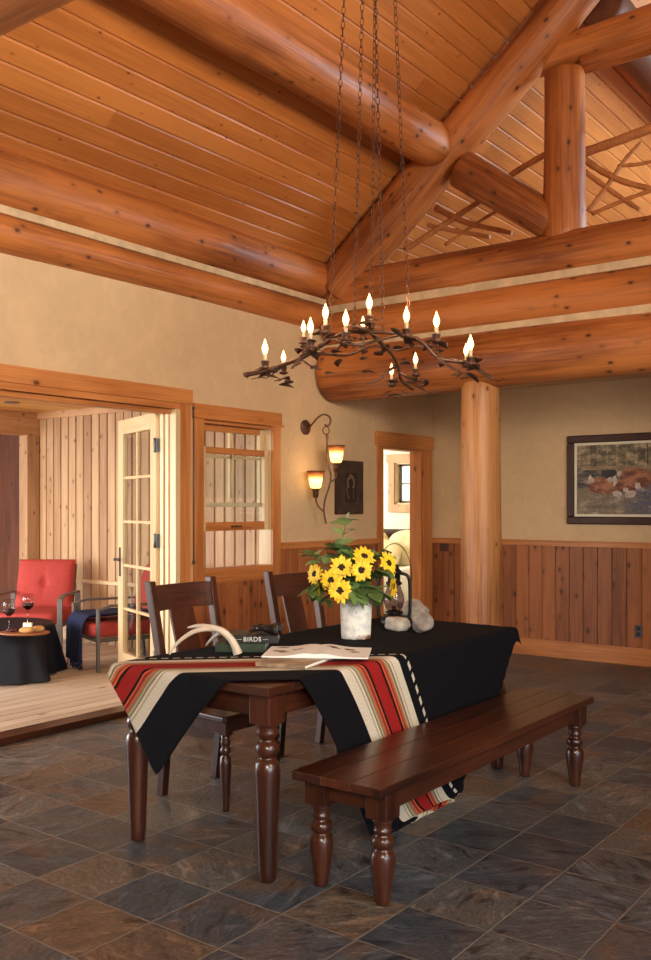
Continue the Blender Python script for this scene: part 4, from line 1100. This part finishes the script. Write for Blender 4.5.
# ------------------------------------------------------------------ pictures
def painted(name, W, Hh, nx, nz, fn, parent, loc, rot):
    vs = [(W*(i/nx-.5), 0, Hh*j/nz) for j in range(nz+1) for i in range(nx+1)]
    fs = [(j*(nx+1)+i, j*(nx+1)+i+1, (j+1)*(nx+1)+i+1, (j+1)*(nx+1)+i) for j in range(nz) for i in range(nx)]
    me = bpy.data.meshes.new(name); me.from_pydata(vs, [], fs); me.materials.append(PAINT)
    a = me.color_attributes.new('paint', 'FLOAT_COLOR', 'CORNER'); k = 0; data = []
    for j in range(nz):
        for i in range(nx):
            c = lin(fn((i+.5)/nx, 1-(j+.5)/nz)); data += list(c)*4
    a.data.foreach_set('color', data)
    o = bpy.data.objects.new(name, me); C.objects.link(o); o.parent = parent; o.location = loc; o.rotation_euler = rot; return o
rp = random.Random(9)
def herd(u, v):
    # u 0..1 left to right, v 0 top .. 1 bottom ; loose brushwork with cattle drinking
    n1 = mnoise.noise(Vector((u*9,v*14,0)))+.5*mnoise.noise(Vector((u*30,v*40,3))); n2 = mnoise.noise(Vector((u*5,v*22,7)))
    def mixc(a,b,t): t=max(0,min(1,t)); return tuple(a[q]*(1-t)+b[q]*t for q in range(3))
    if v < .30: c = mixc((86,78,62),(172,148,112), .4+n1*.9+(.3 if math.sin(u*70)>.7 else 0))
    elif v < .42: c = mixc((110,92,72),(176,146,112), .5+n2)
    else: c = mixc((112,98,82),(156,136,116), .5+n1*.7)
    if .36 < v < .62 and u < .32: c = mixc(c,(52,54,62), .55+n2)
    if v > .44+.25*max(0,.55-u): c = mixc(c,(92,104,140), max(0,(u-.38)*1.6)*(.6+n2))
    if v > .55: c = mixc(c,(64,68,110), max(0,min(1,(u-.42+n2*.15)*3.5))*max(0,min(1,(v-.55)*9))*(.5+n1*.9))
    c = mixc(c,(190,172,146), max(0,n1*1.3-.25))
    for cu_, cv_, ru, rv, an_ in ((.22,.58,.115,.125,-.5),(.34,.62,.06,.11,-.6),(.545,.46,.15,.115,.15),(.47,.60,.09,.10,-.7),(.60,.53,.10,.09,0)):
        du, dv2 = u-cu_, (v-cv_); a = du*math.cos(an_)-dv2*math.sin(an_); b = du*math.sin(an_)+dv2*math.cos(an_)
        if (a/ru)**2+(b/rv)**2 < 1+n1*.5: c = mixc((112,62,44),(176,116,84), .5+n1*1.4-b/rv*.4)
    for cu_, cv_, ru, rv in ((.13,.49,.03,.06),(.385,.71,.045,.05),(.36,.52,.02,.09),(.50,.71,.055,.055),(.57,.60,.03,.05),(.31,.50,.025,.04),(.40,.42,.02,.04),(.46,.66,.03,.04)):
        if ((u-cu_)/ru)**2+((v-cv_)/rv)**2 < 1+n1*.8: c = mixc((214,196,182),(170,148,140), .4+n1)
    if ((u-.31)/.07)**2+((v-.42)/.07)**2 < 1+n1: c = (44,42,44)
    if abs(u-.66) < .006 and v < .3: c = (60,52,46)
    if v > .66 and u < .5 and mnoise.noise(Vector((u*60,v*6,5))) > .45 and v < .76: c = (150,116,100)
    jt = rp.uniform(-14,14)
    return tuple(max(0,min(255,q*.94+jt)) for q in c)
def frame_around(mb, W, Hh, fw, y0, y1, m=0):
    mb.box(-W/2-fw,W/2+fw,y0,y1,Hh,Hh+fw,m); mb.box(-W/2-fw,W/2+fw,y0,y1,-fw,0,m); mb.box(-W/2-fw,-W/2,y0,y1,0,Hh,m); mb.box(W/2,W/2+fw,y0,y1,0,Hh,m)
PWd, PHt = 1.02, .655
pic = empty('framed_painting', (-3.58+.1+PWd/2+.02, YB, 1.40), label='framed painting of brown and white cattle drinking in dark wood frame', cat='painting')
mb = MB(); frame_around(mb, PWd+.05, PHt+.05, .072, -.045, -.002)
mb.v = [(x,y,z-.025) for x,y,z in mb.v]; mb.build('frame', FRAMEW, pic, .012, 3)
mb = MB(); frame_around(mb, PWd, PHt, .024, -.03, -.012); mb.build('liner', LINER, pic, .002)
mb = MB(); mb.box(-PWd/2-.02,PWd/2+.02,-.016,-.004,-.02,PHt+.02); mb.build('backing', FRAMEW, pic)
painted('canvas', PWd, PHt, 110, 72, herd, pic, (0,-.018,0), (0,0,0))
def arch(u, v):
    n1 = mnoise.noise(Vector((u*6,v*7,1)))
    if .3 < u < .74 and .22 < v < .78:
        c = (34,24,20)
        du, dv2 = (u-.52)/.15, (v-.42)/.16
        q = math.hypot(du,dv2)
        if .55 < q < 1.05 and v < .5: c = (112,92,76)
        if .5 < v < .72 and (abs(u-.40-.03*math.sin(v*20)) < .025 or abs(u-.62) < .03): c = (96,76,62)
    else: c = (62+n1*18,46+n1*12,38+n1*10)
    return c
sp2 = empty('small_picture', (XW, 7.09, 1.40), PI/2, 'small dark unframed picture with a pale arched figure, beside the bedroom door', 'picture')
mb = MB(); mb.box(-.215,.215,-.028,-.001,0,.50); mb.build('panel', FRAMEW, sp2, .003)
painted('picture_face', .42, .49, 30, 36, arch, sp2, (0,-.0292,.005), (0,0,0))

# plates on the wainscot
sw = empty('switch_plate', (-4.92, YB-.018, 1.0), label='dark square switch plate on the wainscot left of the log post', cat='switch')
mb = MB(); mb.box(-.05,.05,-.008,0,-.0,.105); mb.build('plate', plain('bronze_plate',(70,40,26),.5), sw, .003); mb = MB(); mb.box(-.008,.008,-.014,-.008,.04,.065); mb.build('toggle', BLACKP, sw)
oc = at(637,635,9.35); oo = empty('outlet_plate', (-2.87, YB-.018, .26), label='grey double outlet plate low on the wainscot under the painting', cat='outlet')
mb = MB(); mb.box(-.037,.037,-.008,0,0,.118); mb.build('plate', plain('grey_plate',(84,78,84),.5), oo, .003)
mb = MB(); mb.box(-.016,.016,-.011,-.008,.018,.048); mb.box(-.016,.016,-.011,-.008,.070,.100); mb.build('socket', BLACKP, oo, .002)

# ------------------------------------------------------------------ bedroom bed
bed = empty('bed', (-6.95,9.85,0), label='bed with rumpled cream quilt and pillows seen through the bedroom door', cat='bed')
mb = MB(); mb.box(-.85,.85,-1.0,1.0,.1,.42); mb.build('bed_frame', FURY, bed, .01)
mb = MB(); mb.box(-.83,.83,-.98,.98,.42,.64); mb.build('mattress', WHITEL, bed, .04, 3)
mb = MB(); n = 40; vs = []
for i in range(n+1):
    for j in range(n+1):
        x = -.9+1.8*i/n; y = -1.02+1.6*j/n; e_ = max(abs(x)-.84,0)+max(-.99-y,0)
        vs.append((x, y, .69+.04*mnoise.noise(Vector((x*3,y*3,0)))+.02*mnoise.noise(Vector((x*9,y*9,2)))-e_*8))
mb.add(vs, [(i*(n+1)+j,i*(n+1)+j+1,(i+1)*(n+1)+j+1,(i+1)*(n+1)+j) for i in range(n) for j in range(n)], 0, .5, True); o = mb.build('quilt', WHITEL, bed); s = o.modifiers.new('t','SOLIDIFY'); s.thickness = .03
mb = MB(); mb.box(-.9,.9,1.0,1.05,.1,1.16); mb.build('headboard', FURX, bed, .01)
for i, x in enumerate((-.42,.42)):
    mb = MB(); mb.blob((x,.80,.90),(.40,.13,.25),.12,1.6,24,14,Matrix.Rotation(-.25,4,'X'),sq=.6,seed=i); mb.build('pillow', CREAM, bed)
mb = MB(); mb.blob((.0,.56,.84),(.34,.11,.19),.12,1.6,24,14,Matrix.Rotation(-.3,4,'X'),sq=.6,seed=4); mb.build('pillow', CREAM, bed)

# ------------------------------------------------------------------ porch furniture (chairs face +X locally)
def bar(mb, pts, w, t_):
    """flat bar frame in the XZ plane, mitred"""
    for (x0,y,z0),(x1,_,z1) in zip(pts, pts[1:]):
        L = math.hypot(x1-x0,z1-z0); a = math.atan2(z1-z0,x1-x0)
        M = Matrix.Translation(((x0+x1)/2,y,(z0+z1)/2)) @ Matrix.Rotation(-a,4,'Y')
        mb.box(-L/2-t_/2,L/2+t_/2,-w/2,w/2,-t_/2,t_/2,M=M)
def lounge(loc, rz, label):
    r = empty('patio_armchair', loc, rz, label, 'chair', 'red cushioned armchairs on the porch'); W = .33
    for s in (-1,1):
        mb = MB(); y = s*W
        bar(mb, [(.33,y,.015),(.33,y,.57),(.22,y,.605),(-.30,y,.60)], .05, .022)
        bar(mb, [(-.30,y,.60),(-.36,y,.015)], .05, .022)
        mb.build('arm_frame', GREYM, r, .003)
    mb = MB()
    mb.box(.30,.33,-W,W,.27,.31); mb.box(-.33,-.30,-W,W,.27,.31); mb.box(-.32,.32,-W+.03,-W+.06,.27,.31); mb.box(-.32,.32,W-.06,W-.03,.27,.31)
    mb.build('seat_frame', GREYM, r, .003)
    mb = MB()
    for s in (-1,1): mb.tube([(-.28,s*.27,.30),(-.46,s*.27,.88)], .014)
    mb.tube([(-.45,-.27,.85),(-.45,.27,.85)], .014); mb.build('back_frame', GREYM, r)
    mb = MB(); mb.blob((.02,0,.375),(.34,.295,.068),.0,1,36,16,sq=.28); mb.build('seat_cushion', RED, r)
    # back cushion with a tuft
    M = Matrix.Translation((-.305,0,.68)) @ Matrix.Rotation(-.30,4,'Y')
    mb = MB(); n = 26; 
    for side in (1,-1):
        vs = []
        for i in range(n+1):
            for j in range(n+1):
                a = -1+2*i/n; b = -1+2*j/n
                th = .065*(1-abs(a)**5)**.5*(1-abs(b)**5)**.5
                rr = math.hypot(a*.29,b*.26)
                th -= .035*math.exp(-(rr/.045)**2)+.012*math.exp(-(abs(a)*.29/.018)**2)*math.exp(-(rr/.16)**2)
                vs.append(M @ Vector((side*max(th,0),a*.29,b*.27)))
        mb.add(vs, [(i*(n+1)+j,i*(n+1)+j+1,(i+1)*(n+1)+j+1,(i+1)*(n+1)+j) for i in range(n) for j in range(n)], 0, .5, True)
    mb.build('back_cushion', RED, r, fix=False)
    return r
l1 = lounge((-7.86,5.66,DZ), math.atan2(-.80,.60), 'red cushioned metal armchair facing the room behind the round table')
l1.scale = (1,1,.95)
l2 = copy_tree(l1); l2.location = (-6.60,5.66,DZ); l2.rotation_euler = (0,0,math.atan2(-.94,-.34)); l2['label'] = 'red cushioned metal armchair seen from the side with a navy throw'
# throw on the second armchair: over seat front and arm
def throw():
    a = math.atan2(-.94,-.34); M = Matrix.Translation((-6.60,5.66,DZ)) @ Matrix.Rotation(a,4,'Z')
    mb = MB(); n, m = 24, 14; prof = spline([(-.30,.50),(-.1,.47),(.15,.465),(.30,.462),(.385,.445),(.415,.36),(.42,.25),(.425,.08)], 4); vs = []
    for i, p in enumerate(prof):
        for j in range(m+1):
            w = j/m-.5; f = i/len(prof)
            y = .0+w*(.46-.10*f); o_ = .018*math.sin(j*1.9+f*2)*(.3+f)
            vs.append(M @ Vector((p[0]+(o_ if f>.55 else 0), y, p[1]+(o_+.012 if f<=.55 else 0)+(.015*math.sin(j*3.) if i>len(prof)-3 else 0))))
    N_ = len(prof)
    mb.add(vs, [(i*(m+1)+j,i*(m+1)+j+1,(i+1)*(m+1)+j+1,(i+1)*(m+1)+j) for i in range(N_-1) for j in range(m)], 0, .5, True)
    o = mb.build('throw_blanket', NAVY); s = o.modifiers.new('t','SOLIDIFY'); s.thickness = .012; s.offset = 1
    mb2 = MB()
    for j in range(m*2+1):
        w = j/(m*2)-.5; y = .0+w*.36; x = .425+.016*math.sin(j*.95+2)
        mb2.tube([M @ Vector((x,y,.10)), M @ Vector((x+.004*math.sin(j*2),y+.004*math.cos(j),.055)), M @ Vector((x+.006*math.sin(j),y+.006*math.cos(j*3),.012))], .004, 5)
    f_ = mb2.build('fringe', NAVY, o)
    tag(o, 'navy blue fringed throw hanging over the seat of the porch armchair', 'throw')
throw()
# round table
tcn = Vector((-6.98,4.64,DZ)); TH2 = .44
pt = empty('round_table', tcn, label='low round porch table hidden under a dark blue cloth', cat='table')
mb = MB(); mb.lathe([(.001,TH2-.03),(.44,TH2-.03),(.45,TH2-.02),(.45,TH2-.008),(.44,TH2),(.001,TH2)], 40); mb.build('tabletop', GREYM, pt)
for k in range(4):
    a = PI/4+PI/2*k; mb = MB(); mb.tube([(.33*math.cos(a),.33*math.sin(a),0),(.30*math.cos(a),.30*math.sin(a),TH2-.03)], .016); mb.build('leg', GREYM, pt)
mb = MB(); n = 96; rings = [(.0,TH2+.004,0)]+[(.46*i/6,TH2+.004,0) for i in range(1,7)]+[(.467,TH2-.01,0)]+[(.47+.06*i/8,TH2-.01-(TH2-.03)*i/8,i/8) for i in range(1,9)]
vs = []
for r_, z, f in rings:
    for k in range(n):
        a = 2*PI*k/n; q = f*(.03*math.sin(7*a+1)+.022*math.sin(12*a)+.012*math.sin(19*a)); sq_ = 1+.12*f*math.cos(4*a+.5)
        vs.append(tcn+Vector((math.cos(a)*(r_+q)*sq_, math.sin(a)*(r_+q)*sq_, max(z-.03*f*math.cos(4*a+1)*0,.006))))
mb.add(vs, [(i*n+k,i*n+(k+1)%n,(i+1)*n+(k+1)%n,(i+1)*n+k) for i in range(len(rings)-1) for k in range(n)], 0, .5, True)
tag(mb.build('tablecloth', plain('dark_blue_satin',(10,15,30),.6,0,8,.3,.1,Specular_IOR_Level=.3)), 'dark blue shiny cloth draped to the deck over the round porch table', 'tablecloth')
zt = DZ+TH2+.006
PLC = on_z(24,634,zt)
def glassw(p, label, s=1.3):
    r = empty('wine_glass', p, 0, label, 'wine glass', 'wine glasses on the porch table'); r.scale = (s,s,s)
    mb = MB(); mb.lathe([(.034,0),(.034,.002),(.006,.006),(.004,.01),(.004,.085),(.012,.092),(.034,.112),(.040,.14),(.037,.17),(.033,.195)], 24); mb.build('glass_bowl', GLASSD, r)
    mb = MB(); mb.lathe([(.001,.094),(.012,.095),(.032,.114),(.0375,.135),(.001,.136)], 20); mb.build('wine', WINE, r)
glassw(on_z(28,624,zt), 'tall glass of red wine at the back of the porch table')
glassw(on_z(9,631,zt), 'wine glass half full at the front of the porch table')
pl = empty('serving_platter', PLC, .6, 'wooden serving board on the porch table', 'platter')
mb = MB(); mb.lathe([(.001,0),(.15,0),(.165,.006),(.168,.016),(.16,.018),(.001,.014)], 32, sx=1.2, sy=.8); mb.build('board', BOARDW, pl)
def food(name, off, rad, mat, label, cat, grp=None, sq=.7, nz=.2, seed=0):
    mb = MB(); mb.blob((0,0,rad[2]), rad, nz, 2, 16, 10, sq=sq, seed=seed); o = mb.build(name, mat); q = Matrix.Rotation(.6,3,'Z') @ Vector(off); o.location = (PLC.x+q.x, PLC.y+q.y, zt+.0165); o.rotation_euler = (0,0,.6+seed); tag(o, label, cat, grp)
food('bread_roll', (.04,-.05,0), (.055,.035,.022), BREAD, 'golden bread roll at the front of the serving board', 'bread', 'bread on the serving board')
food('bread_roll', (.10,.03,0), (.045,.032,.022), BREAD, 'golden bread roll at the right of the serving board', 'bread', 'bread on the serving board', seed=1)
mb = MB(); mb.prism([(-.05,-.03),(.05,-.02),(-.01,.035)],0,.065); o = mb.build('cheese_wedge', CHEESE, bevel=.005); o.location = (PLC.x-.01,PLC.y+.06,zt+.0165); tag(o, 'pale wedge of cheese standing behind the bread on the board', 'cheese')
for i in range(9):
    q = random.Random(i); mb = MB(); mb.blob((0,0,.011),(.012,.011,.011)); o = mb.build('grape', GRAPE); o.location = (PLC.x-.12+.026*(i%3)+.003*q.random(), PLC.y-.07+.026*(i//3), zt+.0165); tag(o, 'small dark grape in the cluster on the serving board', 'grape', 'grapes on the serving board')

# recessed porch light
rl = empty('recessed_light', (-7.9,4.4,2.51), label='round recessed light in the porch ceiling', cat='ceiling light')
q = at(12,402,F*(2.51-H)/(CY-402)); rl.location = (q.x,q.y,2.508)
mb = MB(); mb.lathe([(.05,-.006),(.075,-.006),(.075,.0)], 28); mb.build('trim_ring', GREYM, rl)
mb = MB(); mb.lathe([(.001,-.003),(.05,-.003)], 28); mb.build('diffuser', emit('porch_light_glow',(255,220,170),3), rl)

# ------------------------------------------------------------------ lights
def area(name, loc, target, sx, sy, power, col, spread=None):
    l = bpy.data.lights.new(name,'AREA'); l.shape = 'RECTANGLE'; l.size = sx; l.size_y = sy; l.energy = power; l.color = col
    if spread: l.spread = spread
    o = bpy.data.objects.new(name, l); C.objects.link(o); o.location = loc
    o.rotation_euler = (Vector(target)-Vector(loc)).to_track_quat('-Z','Y').to_euler(); return o
def point(name, loc, power, col, r=.03):
    l = bpy.data.lights.new(name,'POINT'); l.energy = power; l.color = col; l.shadow_soft_size = r
    o = bpy.data.objects.new(name, l); C.objects.link(o); o.location = loc; return o
WARM = (1,.80,.58)
area('daylight_right_window', (3.9,.0,1.7), (-3,3.0,.8), 3.6, 2.0, 85, (.96,.97,1), math.radians(120))
area('room_uplight', (2.2,2.2,3.1), (-4.4,4.0,4.6), .8, .8, 135, WARM, math.radians(115))
area('room_lamp', (1.2,-1.6,2.9), (-4.4,3.6,1.7), 1.2, 1.2, 82, (1,.87,.72), math.radians(95))
area('porch_daylight', (-7.6,-.8,1.9), (-7.2,5.5,1.0), 4.0, 2.2, 270, (1,.98,.96))
area('porch_side_daylight', (-10.2,1.0,1.5), (-4,3.6,.3), 3.4, 2.2, 330, (.76,.87,1))
area('bedroom_daylight', (-8.9,9.5,1.9), (-6,9.8,1.2), 1.6, 1.4, 130, (1,.96,.90))
area('loft_daylight', (0.5,10.5,4.4), (-3.5,9.5,5.4), 2, 1.5, 330, (.66,.86,1))
for c_ in CND[::3]:
    point('chandelier_glow', at(c_[0],c_[1]-6,c_[2]-.0), 2.0, (1,.70,.42), .04)
for px, py in ((336.3,455),(315.6,480)):
    point('sconce_glow', S_(px,py-14,8.05), 1.0, (1,.66,.36), .06)

# sky
w = bpy.data.worlds.new('sky'); bpy.context.scene.world = w; w.use_nodes = True
nt = w.node_tree; bg = nt.nodes['Background']
sky = nt.nodes.new('ShaderNodeTexSky'); sky.sky_type = 'NISHITA' if 'NISHITA' in [e.identifier for e in sky.bl_rna.properties['sky_type'].enum_items] else sky.sky_type
try:
    sky.sun_elevation = math.radians(45); sky.sun_rotation = math.radians(200); sky.sun_disc = False
except Exception: pass
nt.links.new(sky.outputs[0], bg.inputs[0]); bg.inputs[1].default_value = .45

# ------------------------------------------------------------------ camera
cam = bpy.data.cameras.new('camera'); co = bpy.data.objects.new('camera', cam); C.objects.link(co)
co.location = (0,0,H); co.rotation_euler = (PI/2,0,math.radians(37))
cam.sensor_fit = 'VERTICAL'; cam.sensor_height = 24; cam.lens = 24*F/960; cam.shift_y = (CY-480)/960; cam.clip_start = .05
bpy.context.scene.camera = co
vs_ = bpy.context.scene.view_settings
vs_.view_transform = 'Standard'; vs_.look = 'None'; vs_.gamma = 1; vs_.exposure = -.12; vs_.use_curve_mapping = False
